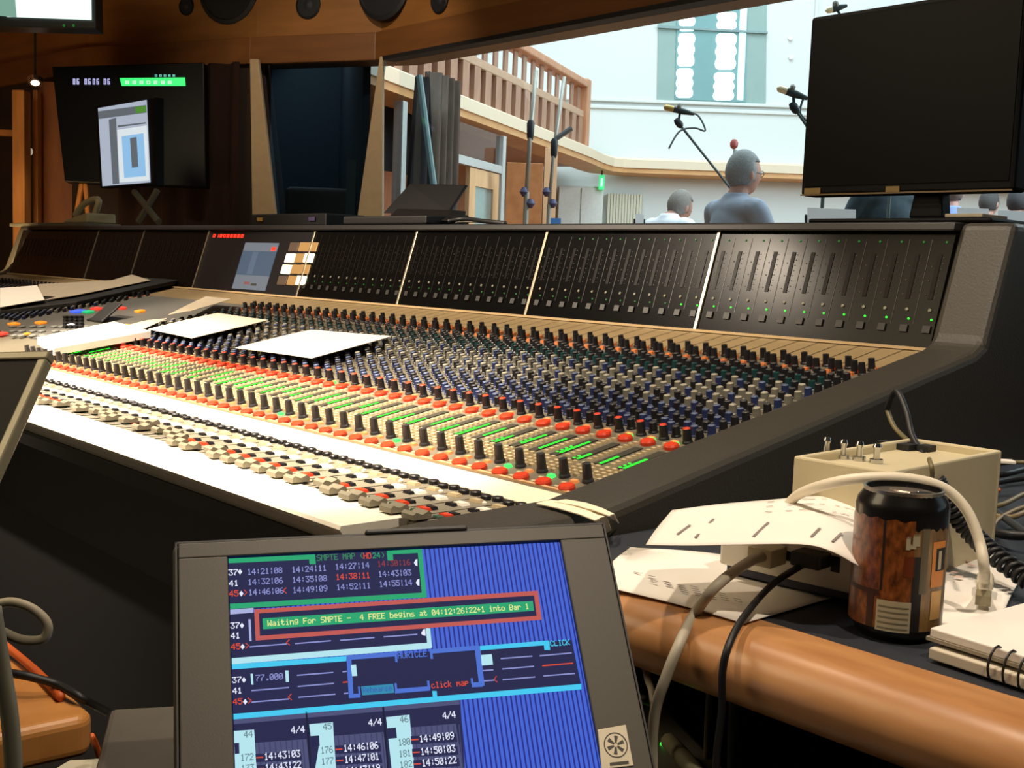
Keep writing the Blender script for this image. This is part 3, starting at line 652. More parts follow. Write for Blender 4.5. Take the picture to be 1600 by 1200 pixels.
def vpost(name, x0, x1, ytop, ybot, d, th, M, lab, cat):
    P0 = dep(x0, (ytop+ybot)/2, d); P1 = dep(x1, (ytop+ybot)/2, d); ww = np.linalg.norm((P1-P0)[:2])
    z0 = dep((x0+x1)/2, ybot, d)[2]; z1 = dep((x0+x1)/2, ytop, d)[2]; r_ = nz((P1-P0)*np.array([1, 1, 0])); b_ = np.cross(UP, r_)
    o = MB().box(0, ww, 0, th, z0, z1, frame(P0*np.array([1, 1, 0]), r_, b_, UP)).build(name, M, bevel=.004); tag(o, lab, cat); return o
vpost('wooden_post', 19, 38, 142, 420, 5.6, .08, wood_pil, 'golden wooden post nearest the left picture edge', 'post')
vpost('wooden_post', 51, 59, 142, 420, 5.8, .05, wood_pil, 'thin golden wooden post between the thick post and the wooden panel', 'post')
vpost('wood_screen', 60, 122, 130, 420, 5.9, .03, wood('wood_panel_left', (118, 66, 28), (140, 82, 36), (6, 6, 1), .5), 'broad brown wooden panel left of the television', 'panel')
vpost('wooden_beam', -20, 20, 202, 212, 6.05, .04, wood_pil, 'short horizontal golden beam crossing to the thick post at far left', 'beam')
area('left_wall_fill', tuple(dep(60, 330, 4.8)+np.array([0, -.3, -.3])), tuple(dep(60, 220, 6)), .5, 7, (1, .70, .34))  # added warm light without a fixture, brightens the posts and panel

# ------------------------------------------------------------------ right desk
DZ = .80
dk = thing('side_desk', 'dark topped desk with rounded wooden front edge, right foreground', 'desk', (-.2, .9, 0))
MB().box(-.772, .9, .722, 1.9, DZ-.04, DZ).build('desk_top', desktop, dk)
prof = [(.722, DZ+.0005)]
for i in range(13):
    a_ = math.pi/2+math.pi*i/12; prof.append((.693+.024*math.cos(a_)*1.25, DZ-.0275+.028*math.sin(a_)))
prof.append((.722, DZ-.056))
MB().prism([(-.772, y, z) for y, z in prof], (1.672, 0, 0)).build('wooden_nosing', woodn, dk, smooth=True)
for x in (-.74, .8): MB().box(x, x+.04, .82, 1.85, 0, DZ-.04).build('side_panel', black, dk)
MB().box(-.70, .8, 1.3, 1.32, .2, DZ-.04).build('back_panel', black, dk)
D = lambda x, y, h=.002: onz(x, y, DZ+h)
def sheetrows(rows, name, M, label, cat, parent=None, t=.0006):
    o = MB().sheet(rows, t).build(name, M, parent, smooth='all')
    if label: tag(o, label, cat)
    return o
def interp(P, n):
    P = [np.array(p, float) for p in P]; out = []
    for i in range(n):
        t = i/(n-1)*(len(P)-1); k = min(int(t), len(P)-2); f = t-k
        p0 = P[max(k-1, 0)]; p1 = P[k]; p2 = P[k+1]; p3 = P[min(k+2, len(P)-1)]
        out.append(.5*((2*p1)+(p2-p0)*f+(2*p0-5*p1+4*p2-p3)*f*f+(3*p1-p0-3*p2+p3)*f**3))
    return out
def loft(keyrows, n=14, m=8):
    R = [interp(r, n) for r in keyrows]; cols = [interp([R[j][i] for j in range(len(R))], m) for i in range(n)]
    return [[cols[i][j] for i in range(n)] for j in range(m)]
ink = mat('ink_grey', (128, 118, 112), .8); inkred = mat('ink_pink', (214, 176, 160), .8)
dp = thing('printed_paper', 'printed white sheet on the desk under the white network box, corner over the wooden edge', 'paper', D(1100, 920))
g1 = loft([[onz(940, 915, DZ+.004), onz(1060, 944, DZ+.003), onz(1162, 973, DZ+.003)], [onz(955, 880, DZ+.010), onz(1110, 905, DZ+.003), onz(1260, 945, DZ+.002)], [onz(985, 855, DZ+.022), onz(1140, 868, DZ+.004), onz(1350, 918, DZ+.002)]])
sheetrows(g1, 'sheet', paper, None, None, dp)
inkmb = MB()
for i in range(9):
    for k in range(5):
        if random.random() < .25: continue
        u = .06+i*.05; x = 968+i*22+k*24; y = 888+k*9+i*5.4
        if x > 1260 or y > 940: continue
        a_ = onz(x, y, DZ+.0075 if x < 1030 else DZ+.0045); e = onz(x+12, y+2.6, DZ+.0075 if x < 1030 else DZ+.0045)
        dd = e-a_; w2 = np.array([0, .0008, 0]); inkmb.add([a_-w2, e-w2, e+w2, a_+w2], [(0, 1, 2, 3)])
inkmb.build('printed_lines', ink, dp)['kind'] = 'stuff'
cp = thing('printed_chart', 'curled printed sheet draped over the white network box beside the can', 'paper', D(1200, 840))
g2 = loft([[onz(1009, 851, .858), onz(1080, 852, .860), onz(1170, 850, .862), onz(1255, 850, .866), onz(1300, 861, .864), onz(1342, 884, .852)],
           [onz(1024, 828, .864), onz(1100, 820, .868), onz(1190, 818, .870), onz(1270, 817, .872), onz(1320, 826, .868), onz(1365, 842, .856)],
           [onz(1050, 797, .866), onz(1120, 788, .869), onz(1200, 781, .872), onz(1285, 775, .874), onz(1350, 785, .868), onz(1400, 800, .856)]], 20, 10)
sheetrows(g2, 'sheet', paper, None, None, cp)
def g2at(u, v):
    P = [interp([g2[j][i] for j in range(len(g2))], 11)[int(round(v*10))] for i in range(len(g2[0]))]
    return interp(P, 41)[int(round(u*40))]
inkmb = MB()
def tick(u0, v0, u1, v1, w_):
    a_, e = g2at(u0, v0)+UP*.0009, g2at(u1, v1)+UP*.0009; side = nz(np.cross(e-a_, UP))*w_; inkmb.add([a_-side, e-side, e+side, a_+side], [(0, 1, 2, 3)])
for u0, v0, v1 in ((.13, .3, .5), (.2, .2, .6), (.40, .2, .5), (.62, .2, .4), (.78, .2, .4)): tick(u0, v0, u0+.02, v1, .0011)
for v in (.7, .8, .9):
    for i in range(14): tick(.40+i*.04, v, .40+i*.04+.02, v, .0008)
inkmb.build('printing', ink, cp)['kind'] = 'stuff'
# network box
rb = thing('network_box', 'white network box with sockets under the curled sheet, grey and black leads plugged in', 'network box', D(1230, 890))
r0 = onz(1122, 892, DZ+.006); r1 = onz(1352, 946, DZ+.006); rd = nz(r1-r0); rbk = nz(np.cross(UP, rd)); rw = np.linalg.norm(r1-r0)
XB = frame(r0, rd, rbk, UP)
white_pl = mat('plastic_white', (214, 206, 190), .45)
MB().box(0, rw, 0, .13, .006, .050, XB).build('case', white_pl, rb, bevel=.003)
MB().box(.004, rw-.004, .006, .126, -.002, .007, XB).build('base', mat('plastic_navy', (44, 44, 62), .5), rb, bevel=.002)
def onR(x, y): p = onpl(x, y, r0-rbk*.0005, rbk); return float((p-r0) @ rd), float((p-r0)[2])
for x0, x1, y0, y1 in ((1172, 1190, 857, 863), (1229, 1247, 861, 876), (1273, 1291, 866, 884), (1299, 1313, 868, 893)):
    u0, v1_ = onR(x0, y0); u1, _ = onR(x1, y0); _, v0_ = onR(x0, y1)
    MB().box(u0, u1, -.0006, .004, max(v0_, .012), max(v1_, .018), XB).build('socket', black, rb)
def cable(pts, r, M, label, name='cable', plug=None, seg=8):
    o = MB().tube(pts, r, seg).build(name, M, smooth='all')
    if label: tag(o, label, 'cable')
    return o
gc = thing('network_cable', 'thick grey cable plugged into the white network box, hanging over the wooden edge', 'cable', D(1180, 880))
MB().tube([onz(1200, 868, DZ+.034), onz(1170, 878, DZ+.034), onz(1120, 915, DZ+.028), onY(1085, 960, .69), onY(1062, 1005, .655), onY(1040, 1060, .645), onY(1024, 1110, .645), onY(1018, 1180, .65), onY(1016, 1260, .65)], .0042, 10).build('lead', greycab, gc, smooth='all')
pp = onpl(1203, 866, r0-rbk*.012, rbk); MB().box(-.012, .010, -.016, .010, -.008, .007, frame(pp, rd, rbk, UP)).build('plug', mat('plug_clear', (190, 180, 150), .3), gc, bevel=.001)
bc = thing('power_lead', 'thin black cable plugged into the white network box, hanging over the wooden edge', 'cable', D(1250, 880))
MB().tube([onz(1275, 872, DZ+.030), onz(1245, 888, DZ+.030), onz(1205, 915, DZ+.018), onY(1165, 960, .69), onY(1140, 1005, .655), onY(1129, 1050, .648), onY(1128, 1110, .65), onY(1120, 1180, .65), onY(1118, 1260, .65)], .0028, 8).build('lead', blackcab, bc, smooth='all')
pp = onpl(1270, 873, r0-rbk*.010, rbk); MB().box(-.014, .012, -.012, .009, -.006, .006, frame(pp, rd, rbk, UP)).build('plug', blackcab, bc, bevel=.0015)
cable([onY(1004, 1022, .72), onY(1012, 1060, .70), onY(1020, 1090, .68), onY(1022, 1180, .67), onY(1022, 1260, .67)], .003, greycab, 'thin grey cable joining the thick grey one below the wooden edge')
cable([onY(1110, 1062, .73), onY(1106, 1130, .73), onY(1102, 1260, .73)], .003, mat('cable_brown', (88, 76, 62), .5), 'thin brownish cable hanging left of the black one under the desk')
cable([onY(1148, 1070, .74), onY(1146, 1130, .74), onY(1144, 1260, .74)], .005, mat('cable_green', (54, 60, 50), .5), 'dull green cable hanging right of the black one under the desk')

# can
CX, CY = onz(1396, 988, DZ)[:2]; CX, CY = CX-.0, CY+.0
can = thing('drink_can', 'tall black and copper drink can with open top on the desk', 'can', (CX, CY, DZ))
XC = Matrix.Translation((CX, CY, DZ))
CR, CH_ = .0333, .1095
copper = wood('can_copper', (66, 34, 14), (158, 90, 40), (60, 60, 30), .35, .4)
MB().lathe([(CR*.78, 0), (CR*.84, .003), (CR*.98, .012), (CR, .016), (CR, .0965), (CR*.965, .1015), (CR*.86, CH_-.003), (CR*.84, CH_), (CR*.79, CH_+.0005), (CR*.77, CH_-.004), (CR*.1, CH_-.004)], 48, XC).build('body', mat('can_black', (20, 18, 18), .3, metal=.2, coat=.3), can, smooth=True)
a0 = math.atan2(-CY, -CX)
def patch(name, x0, x1, y0, y1, M, e=.0004, wav=0, X=None):
    ph = lambda x: math.asin(max(-1, min(1, (x-1397)/70.)))
    zz = lambda y: (984-y)/232.*CH_*1.04
    N = 18; vs = []; fs = []
    for i in range(N+1):
        a_ = a0+ph(x0)+(ph(x1)-ph(x0))*i/N; r_ = CR+e
        for y in (y1, y0):
            yy = y+wav*math.sin(i*1.7)*(1 if y == y0 else 0)
            vs.append((r_*math.cos(a_), r_*math.sin(a_), zz(yy)))
    for i in range(N): fs.append((2*i, 2*i+2, 2*i+3, 2*i+1))
    return MB().add(vs, fs, XC).build(name, M, can, smooth='all')
patch('copper_print', 1327, 1418, 799, 962, copper, .0003, 2)
patch('copper_print', 1418, 1466, 811, 962, wood('can_bronze', (96, 70, 40), (150, 116, 66), (40, 40, 12), .35, .4), .0003, 3)
patch('black_print', 1373, 1376, 800, 905, black, .0006); patch('black_print', 1330, 1372, 905, 912, mat('can_dark', (60, 34, 18), .4), .0006); patch('black_print', 1356, 1366, 905, 962, mat('can_dark', (60, 34, 18), .4), .0006)
patch('black_print', 1418, 1432, 850, 962, black, .0006); patch('grey_print', 1428, 1438, 808, 905, mat('can_olive', (96, 88, 66), .4), .0007); patch('black_print', 1405, 1420, 850, 880, mat('can_rust', (104, 44, 14), .4), .0006)
bcg = mat('can_label', (176, 168, 140), .5)
patch('white_label', 1370, 1419, 918, 980-16, bcg, .0007)
for i in range(5): patch('label_lines', 1373, 1416, 926+i*8, 928+i*8, mat('label_line', (120, 116, 96), .5), .0009)
patch('orange_bubble', 1444, 1461, 828, 896, mat('can_orange', (206, 130, 56), .4), .0007); patch('black_mark', 1449, 1461, 838, 872, black, .0009); patch('white_mark', 1452, 1456, 842, 870, bcg, .0011); patch('pale_print', 1446, 1460, 902, 945, mat('can_sand', (206, 160, 96), .4), .0007)
patch('white_squiggle', 1406, 1412, 822, 840, bcg, .0007, 3); patch('white_squiggle', 1415, 1425, 818, 834, bcg, .0007, 3); patch('white_squiggle', 1409, 1420, 832, 838, bcg, .0008, 2)
MB().lathe([(CR*.85, CH_-.003), (CR*.86, CH_+.0006), (CR*.82, CH_+.001), (CR*.79, CH_-.003)], 40, XC, cap=False).build('rim', mat('can_rim', (150, 142, 130), .3, .7), can, smooth=True)
cl_ = MB().lathe([(CR*.79, CH_-.0036), (CR*.01, CH_-.0034)], 30, XC).build('lid', mat('can_lid', (120, 112, 104), .35, .6), can)
MB().lathe([(.0085, 0), (.0075, .001)], 16, XC @ Matrix.Translation((-.004, .008, CH_-.0035)) @ Matrix.Scale(1.4, 4, (1, 0, 0))).build('ring_pull', mat('can_tab', (190, 176, 160), .25, .8), cl_)
MB().lathe([(.009, 0), (.009, .0006)], 16, XC @ Matrix.Translation((.012, .006, CH_-.0034))).build('mouth_hole', black, cl_)

# beige switch box
BZT = .905
c = [onz(1240, 712, BZT), onz(1393, 737, BZT), onz(1503, 695, BZT), onz(1358, 686, BZT)]
bb = thing('switch_box', 'beige metal box with small toggle switches on its sunken top, behind the can', 'switch box', (c[0]+c[2])/2)
ex = nz(c[1]-c[0]); ey = c[3]-c[0]; ey = nz(ey-ex*(ey @ ex)); Lx = np.linalg.norm(c[1]-c[0]); Ly = float((c[2]-c[1]) @ ey)
XX = frame((c[0][0], c[0][1], DZ), ex, ey, UP); hh = BZT-DZ; t_ = .006
sh = MB()
sh.box(0, Lx, 0, t_, 0, hh, XX); sh.box(0, Lx, Ly-t_, Ly, 0, hh, XX); sh.box(0, t_, t_, Ly-t_, 0, hh, XX); sh.box(Lx-t_, Lx, t_, Ly-t_, 0, hh, XX)
sh.build('case', beige, bb, bevel=.002)
MB().box(t_, Lx-t_, t_, Ly-t_, hh-.012, hh-.008, XX).build('top_plate', beige, bb)
for (x, y) in ((1291, 713), (1317, 717), (1342, 720), (1369, 724)):
    p = onz(x, y, BZT-.008); tg = MB().lathe([(.006, 0), (.006, .004), (.003, .004), (.0026, .012), (.004, .015), (.003, .018)], 12, Matrix.Translation(p)); tg.build('toggle_switch', chrome, bb, smooth=True)
for (x, y, w_) in ((1384, 698, .012), (1410, 702, .022), (1425, 699, .010), (1447, 705, .012)):
    p = onz(x, y, BZT-.008); MB().box(-w_/2, w_/2, -.008, .008, 0, .006, Matrix.Translation(p)).build('socket', black, bb)
cable([onpl(1445, 716, c[1]-ex*-.004, ex)+ex*.004, onpl(1446, 745, c[1], ex)+ex*.006, onz(1446, 790, DZ+.01)], .002, mat('cable_olive', (110, 100, 66), .5), 'thin olive wire hanging down the right face of the beige switch box')
# white arc cable
wc = thing('white_cable', 'white cable arching over the can to a plug on the papers', 'cable', D(1537, 945))
MB().tube([dep(1216, 832, 1.0), dep(1226, 800, .985), dep(1246, 774, .965), dep(1290, 757, .93), dep(1350, 747, .914), dep(1420, 748, .914), dep(1475, 763, .914), dep(1510, 797, .91), dep(1530, 845, .905), dep(1538, 890, .90), onz(1537, 918, DZ+.012)], .0043, 10).build('lead', mat('cable_white', (222, 212, 190), .45), wc, smooth='all')
pa, pb = onz(1540, 900, DZ+.016), onz(1535, 948, DZ+.010)
MB().lathe([(.0055, 0), (.0068, .004), (.0068, .026), (.006, .028)], 12, zaxis(pa, pb)).build('boot', mat('cable_white', (222, 212, 190), .45), wc, smooth=True)
mid = pa+(pb-pa)*.62; MB().box(-.0058, .0058, -.004, .004, 0, .016, zaxis(mid, pb)).build('connector', mat('connector_clear', (150, 140, 110), .3), wc)
# coiled black cable
pth = interp([dep(1462, 752, 1.02), dep(1480, 785, 1.02), dep(1515, 830, 1.02), dep(1560, 872, .99), dep(1620, 915, .95)], 241)
co = []
for i in range(len(pth)-1):
    T = nz(pth[i+1]-pth[i]); s1_ = nz(np.cross(T, UP)); s2_ = np.cross(s1_, T); a_ = i*.62; co.append(pth[i]+(s1_*math.cos(a_)+s2_*math.sin(a_))*.0072)
ob = MB().tube(co, .0024, 6, smooth=False).build('coiled_cable', blackcab, smooth='all'); tag(ob, 'black coiled cable running from behind the can to the right edge', 'cable')
cable([dep(1400, 740, 1.25), dep(1392, 690, 1.25), dep(1386, 640, 1.22), dep(1400, 612, 1.2), dep(1415, 640, 1.18), dep(1425, 680, 1.16), dep(1445, 715, 1.12), dep(1462, 752, 1.05)][2:], .0032, blackcab, 'thin dark cable loop standing up behind the beige switch box')
cable([dep(1386, 640, 1.22), dep(1398, 668, 1.2), dep(1425, 695, 1.16), dep(1450, 722, 1.12), dep(1466, 748, 1.06)], .0026, mat('cable_olive', (110, 100, 66), .5), 'olive strand beside the standing dark cable loop')
# papers and notebook on the right
pr_ = thing('lined_paper', 'white sheet with faint pink print on the desk right of the can', 'paper', D(1520, 900))
sheetrows(loft([[D(1440, 965, .002), D(1500, 990, .002), D(1560, 985, .002)], [D(1448, 880, .003), D(1510, 905, .004), D(1575, 940, .003)], [D(1452, 806, .002), D(1530, 848, .006), D(1594, 904, .004)]]), 'sheet', paper, None, None, pr_)
pk = MB()
for (x, y) in ((1500, 870), (1510, 876), (1484, 886), (1491, 894), (1498, 901), (1518, 883)):
    p = D(x, y, .0068); pk.add([p+np.array(v)*.003 for v in ((-1, -1, 0), (1, -1, 0), (1, 1, 0), (-1, 1, 0))], [(0, 1, 2, 3)])
pk.build('printing', inkred, pr_)['kind'] = 'stuff'
nb = thing('spiral_notebook', 'white spiral bound notebook at the right edge, black wire coils facing the viewer', 'notebook', D(1550, 1000))
c0 = onz(1453, 986, DZ+.020); e1 = onz(1600, 1031, DZ+.020)-c0; e2 = onz(1600, 920, DZ+.020)-c0; e1 = nz(e1)*.21; e2 = nz(e2-nz(e1)*(e2 @ nz(e1)))*.15
XN = frame((c0[0], c0[1], DZ), nz(e1), nz(e2), UP)
MB().box(0, .21, 0, .15, .016, .0225, XN).build('pages', paper, nb, bevel=.001)
MB().box(-.002, .21, -.001, .15, .0135, .016, XN).build('cover', mat('notebook_edge', (150, 142, 124), .7), nb)
MB().box(.004, .21, -.006, .15, .0025, .0105, XN).build('lower_pages', mat('paper_shade', (206, 196, 176), .7), nb, bevel=.001)
for i in range(12):
    x = .050+i*.0105; ring = [Vector((x+.0008*math.sin(a_), -.001+.0085*math.cos(a_), .0125+.0115*math.sin(a_))) for a_ in np.linspace(0, 2*math.pi, 14)]
    MB().tube([XN @ v for v in ring], .0009, 6, smooth=False).build('wire_coil', blackcab, nb)
pk = MB()
for i in range(4): pk.box(.09, .13+.01*(i % 2), .04+i*.012, .0412+i*.012, .0225, .0228, XN)
pk.build('handwriting', ink, nb)
# tangle of cables to the right
tang = [([(1505, 712), (1560, 722), (1620, 724), (1790, 749)], .003, 'cable_olive', 'olive cable passing just right of the beige switch box'), ([(1500, 770), (1550, 755), (1630, 748), (1800, 773)], .004, 'cable_black', 'thick black cable on the desk below the little white tag'),
        ([(1498, 768), (1520, 760), (1545, 758), (1560, 766)], .003, 'cable_orange', 'short orange cable by the lower right of the switch box'), ([(1510, 790), (1560, 790), (1600, 772), (1640, 760), (1810, 785)], .0028, 'cable_olive', 'olive cable curving up to the right picture edge'),
        ([(1530, 800), (1580, 808), (1640, 792), (1810, 817)], .003, 'cable_tan', 'tan cable in the middle of the right hand tangle'), ([(1548, 830), (1562, 810), (1600, 792), (1640, 786), (1810, 811)], .0024, 'cable_tan', 'thin tan cable looping above the coiled cable'),
        ([(1500, 735), (1560, 742), (1640, 730), (1810, 755)], .004, 'cable_black', 'black cable just below the olive one at the switch box'), ([(1510, 815), (1570, 835), (1640, 838), (1810, 863)], .005, 'cable_black', 'thick black cable right behind the coiled cable'),
        ([(1530, 780), (1585, 820), (1640, 850), (1810, 875)], .004, 'cable_slate', 'slate coloured cable slanting down through the tangle'), ([(1560, 860), (1585, 878), (1620, 890)], .003, 'cable_slate', 'short slate cable piece ending beside the coiled cable')]
cc_ = {'cable_orange': (190, 110, 60), 'cable_tan': (120, 104, 72), 'cable_slate': (52, 56, 58)}
for pts, r_, mn, lab in tang:
    cable([onz(x, y, DZ+.012+.004*i) for i, (x, y) in enumerate(pts)], r_, MATS.get(mn) or mat(mn, cc_[mn], .5), lab)
p = onz(1567, 723, DZ+.03); o = MB().box(-.014, .014, -.009, .009, 0, .004, Matrix.Translation(p) @ Matrix.Rotation(.7, 4, 'Z')).build('tag', paper, bevel=.0008); tag(o, 'little white tag on the cables right of the beige switch box', 'tag')

# ------------------------------------------------------------------ front laptop
LT = np.array([-.730, .390, .848]); LR = np.array([.4334, .9010, .0190]); LU = np.array([-.5530, .2490, .7950]); LR = nz(LR); LU = nz(LU-LR*(LU @ LR)); LN = np.cross(LR, LU)
XLp = frame(LT, LR, LU, LN)
lap = thing('laptop', 'old grey laptop in the foreground, its screen full of blue and green text windows', 'laptop', LT-LU*.2)
lidm = mat('lid_grey', (70, 66, 56), .5, bump=.03, scale=900); lidd = mat('lid_dark', (40, 38, 38), .5)
lid_ = MB().box(-.038, .287, -.222, .017, -.016, -.003, XLp).build('lid', lidm, lap, bevel=.007, seg=4)
bz = MB()
for q in ((-.034, .283, .0012, .0125), (-.034, .283, -.218, -.186), (-.034, -.0006, -.186, .0012), (.2466, .283, -.186, .0012)): bz.box(q[0], q[1], q[2], q[3], -.004, .0022, XLp)
bz.build('bezel', lidm, lid_, bevel=.0008)
MB().box(.098, .175, .0125, .0165, -.010, .004, XLp).build('latch', lidd, lid_, bevel=.0015)
seam = MB()
for q in ((-.036, .285, .0128, .0142), (-.0362, -.0348, -.22, .0142), (.2838, .2852, -.22, .0142)): seam.box(q[0], q[1], q[2], q[3], -.004, .0012, XLp)
seam.build('lid_seam', lidd, lid_)
def uv(x, y):
    p = onpl(x, y, LT, LN)-LT; return float(p @ LR), float(p @ LU)
def emm(name, c, e=.85): return mat(name, (8, 8, 11), .6, emit=c, es=e, spec=.06)
def stripe():
    M = bpy.data.materials.new('screen_blue'); M.use_nodes = True; nt = M.node_tree; b = nt.nodes['Principled BSDF']
    b.inputs['Base Color'].default_value = (.003, .003, .006, 1); b.inputs['Roughness'].default_value = .5; b.inputs['Specular IOR Level'].default_value = .06
    tc = nt.nodes.new('ShaderNodeTexCoord'); mp = nt.nodes.new('ShaderNodeVectorMath'); mp.operation = 'DOT_PRODUCT'; mp.inputs[1].default_value = tuple(LR)
    sn = nt.nodes.new('ShaderNodeMath'); sn.operation = 'MULTIPLY'; sn.inputs[1].default_value = 2*math.pi/.00345
    s2 = nt.nodes.new('ShaderNodeMath'); s2.operation = 'SINE'; cr = nt.nodes.new('ShaderNodeValToRGB')
    cr.color_ramp.elements[0].position = .12; cr.color_ramp.elements[0].color = rgb(34, 48, 150); cr.color_ramp.elements[1].position = .42; cr.color_ramp.elements[1].color = rgb(76, 112, 232)
    ad = nt.nodes.new('ShaderNodeMath'); ad.operation = 'MULTIPLY_ADD'; ad.inputs[1].default_value = .5; ad.inputs[2].default_value = .5
    nt.links.new(tc.outputs['Object'], mp.inputs[0]); nt.links.new(mp.outputs['Value'], sn.inputs[0]); nt.links.new(sn.outputs[0], s2.inputs[0]); nt.links.new(s2.outputs[0], ad.inputs[0]); nt.links.new(ad.outputs[0], cr.inputs[0])
    nt.links.new(cr.outputs[0], b.inputs['Emission Color']); b.inputs['Emission Strength'].default_value = .8; return M
MB().box(0, .246, -.1845, 0, -.003, .0002, XLp).build('screen', stripe(), lap)
scn_ = bpy.data.objects[[o.name for o in lap.children if o.name.startswith('screen')][-1]] if lap.children else None
SC = {}
def sq_(M, pts, k):   # polygon on the screen from pixel corners, layer k
    V = []
    for x, y in pts: u, v = uv(x, y); V.append((max(0, min(.246, u)), max(-.1845, min(0, v)), .0003+k*.00006))
    mb = SC.setdefault('shapes', MB()); mb.use(M).add(V, [tuple(range(len(V)))], XLp)
def band(M, x0, y0, x1, y1, h, k): # band: top edge from (x0,y0) to (x1,y1), pixel thickness h
    sq_(M, [(x0, y0+h), (x1, y1+h), (x1, y1), (x0, y0)], k)
def vb(M, x, y0, y1, w_, k, lean=.1):
    sq_(M, [(x+lean*(y1-y0), y1), (x+w_+lean*(y1-y0), y1), (x+w_, y0), (x, y0)], k)
G = {'0': '0E11131519110E', '1': '040C0404040 40E', '2': '0E11010204081F', '3': '1F02040201110E', '4': '02060A121F0202', '5': '1F101E0101110E', '6': '0608101E11110E', '7': '1F010204080808', '8': '0E11110E11110E', '9': '0E11110F01020C',
     ':': '00040400040400', '|': '04040400040404', '.': '00000000000606', '/': '01010204081010', '-': '0000001F000000', '+': '0004041F040400', '(': '02040808080402', ')': '08040202020408', '<': '02040810080402', '>': '08040201020408',
     'A': '0E11111F111111', 'B': '1E11111E11111E', 'C': '0E11101010110E', 'D': '1E11111111111E', 'E': '1F10101E10101F', 'F': '1F10101E101010', 'H': '1111111F111111', 'I': '0E04040404040E', 'K': '11121418141211', 'L': '1010101010101F', 'M': '111B1515111111',
     'P': '1E11111E101010', 'R': '1E11111E141211', 'S': '0F10100E01011E', 'T': '1F040404040404', 'U': '1111111111110E', 'W': '11111115151B11', 'a': '00000E010F110F', 'b': '10101E1111111E', 'c': '00000E1010110E', 'e': '00000E111F100E', 'g': '000F11110F010E',
     'h': '10101E11111111', 'i': '04000C0404040E', 'k': '10101214181412', 'l': '0C04040404040E', 'm': '00001A15151111', 'n': '00001E11111111', 'o': '00000E1111110E', 'p': '00001E111E1010', 'r': '00001619101010', 's': '00000E100E011E', 't': '08081E0808090 6', '*': '040E1F1F0E0400', 'f': '0609081C080808'}
def text(s_, x0, y0, x1, h, M, k=6, y1=None):
    u0, v0 = uv(x0, y0); u1, v1 = uv(x1, y1 if y1 is not None else y0-(x1-x0)*.062); _, vt = uv(x0, y0-h); H_ = (vt-v0)/7.; cw = (u1-u0)/len(s_); pw = cw/5.8
    mb = SC.setdefault('text', MB()); mb.use(M)
    for i, ch in enumerate(s_):
        if ch == ' ': continue
        bits = G[ch].replace(' ', '')
        for r_ in range(7):
            row = int(bits[2*r_:2*r_+2], 16); c_ = 0
            while c_ < 5:
                if row >> (4-c_) & 1:
                    e = c_
                    while e < 5 and row >> (4-e) & 1: e += 1
                    uu = u0+i*cw+c_*pw; ue = u0+i*cw+e*pw+pw*.25; yb = v0+(6-r_)*H_; base = v0
                    mb.add([(uu, yb, .0003+k*.00006), (ue, yb, .0003+k*.00006), (ue, yb+H_*1.06, .0003+k*.00006), (uu, yb+H_*1.06, .0003+k*.00006)], [(0, 1, 2, 3)], XLp); c_ = e
                else: c_ += 1
navy = emm('s_navy', (42, 44, 84)); green = emm('s_green', (46, 178, 122)); wht = emm('s_white', (232, 236, 255), 1.0); lav = emm('s_lav', (150, 156, 222)); redt = emm('s_red', (236, 84, 58)); dred = emm('s_dred', (150, 62, 66)); salm = emm('s_salmon', (206, 98, 92))
pale = emm('s_pale', (186, 234, 244), .95); cyan = emm('s_cyan', (72, 206, 246), .95); blu_ = emm('s_blue', (84, 124, 226)); gry = emm('s_grey', (84, 88, 128)); teal = emm('s_teal', (56, 150, 190)); crm = emm('s_cream', (236, 240, 150), .95); dgr = emm('s_dgreen', (56, 140, 92)); gtx = emm('s_gtext', (110, 140, 150)); lavp = emm('s_lavpale', (184, 190, 240)); tealt = emm('s_tealtext', (60, 110, 190))
# window 1
sq_(navy, [(356, 955), (664, 930), (658, 857), (356, 872)], 1)
band(green, 356, 872.5, 492, 866, 8, 2); band(green, 604, 860, 659, 857, 7, 2); vb(green, 482, 866, 882, 10, 2); vb(green, 604, 860, 876, 9, 2); vb(green, 652, 858, 934, 7, 2); band(green, 357, 944, 664, 926, 8, 2)
text('SMPTE MAP (', 495, 877, 569, 9.5, dgr); pass; text('HD', 568, 874, 581, 9.5, redt, 7); text('24', 582, 873, 595, 9, green); text(')', 596, 872.5, 602, 9, dgr)
pass
def dia(x, y, r_=4.5): sq_(wht, [(x-r_*.75, y), (x, y+r_), (x+r_*.75, y), (x, y-r_)], 6)
def rown(x, y, s_, M): text(s_, x, y, x+15.5, 9.5, M)
rown(357, 900, '37', wht); dia(375, 894); rown(358, 917, '41', wht); rown(358, 933, '45', redt); dia(377, 928); text('>', 380, 931, 387, 9, redt)
for i, (a_, y) in enumerate((('14:21|08', 899), ('14:32|06', 915), ('14:46|06', 931))): text(a_, 386.5+i, y, 442+i, 9.5, lav)
for i, (a_, y) in enumerate((('14:24|11', 895.5), ('14:35|08', 911.5), ('14:49|09', 927.5))): text(a_, 456+i*.7, y, 511+i*.7, 9.5, lav)
for i, (a_, y, M) in enumerate((('14:27|14', 891, lav), ('14:38|11', 907, redt), ('14:52|11', 923, lav))): text(a_, 524+i, y, 578+i, 9.5, M)
for i, (a_, y, M) in enumerate((('14:30|16', 886.5, dred), ('14:43|03', 902.5, lav), ('14:55|14', 918, lav))): text(a_, 590+i*1.4, y, 642+i*1.4, 9.5, M)
text('<', 442, 928, 450, 9, redt)
for x, y in ((652, 880), (655, 911)): sq_(wht, [(x, y+5), (x, y-6), (x-3, y-5), (x-5.5, y), (x-3, y+4)], 6)
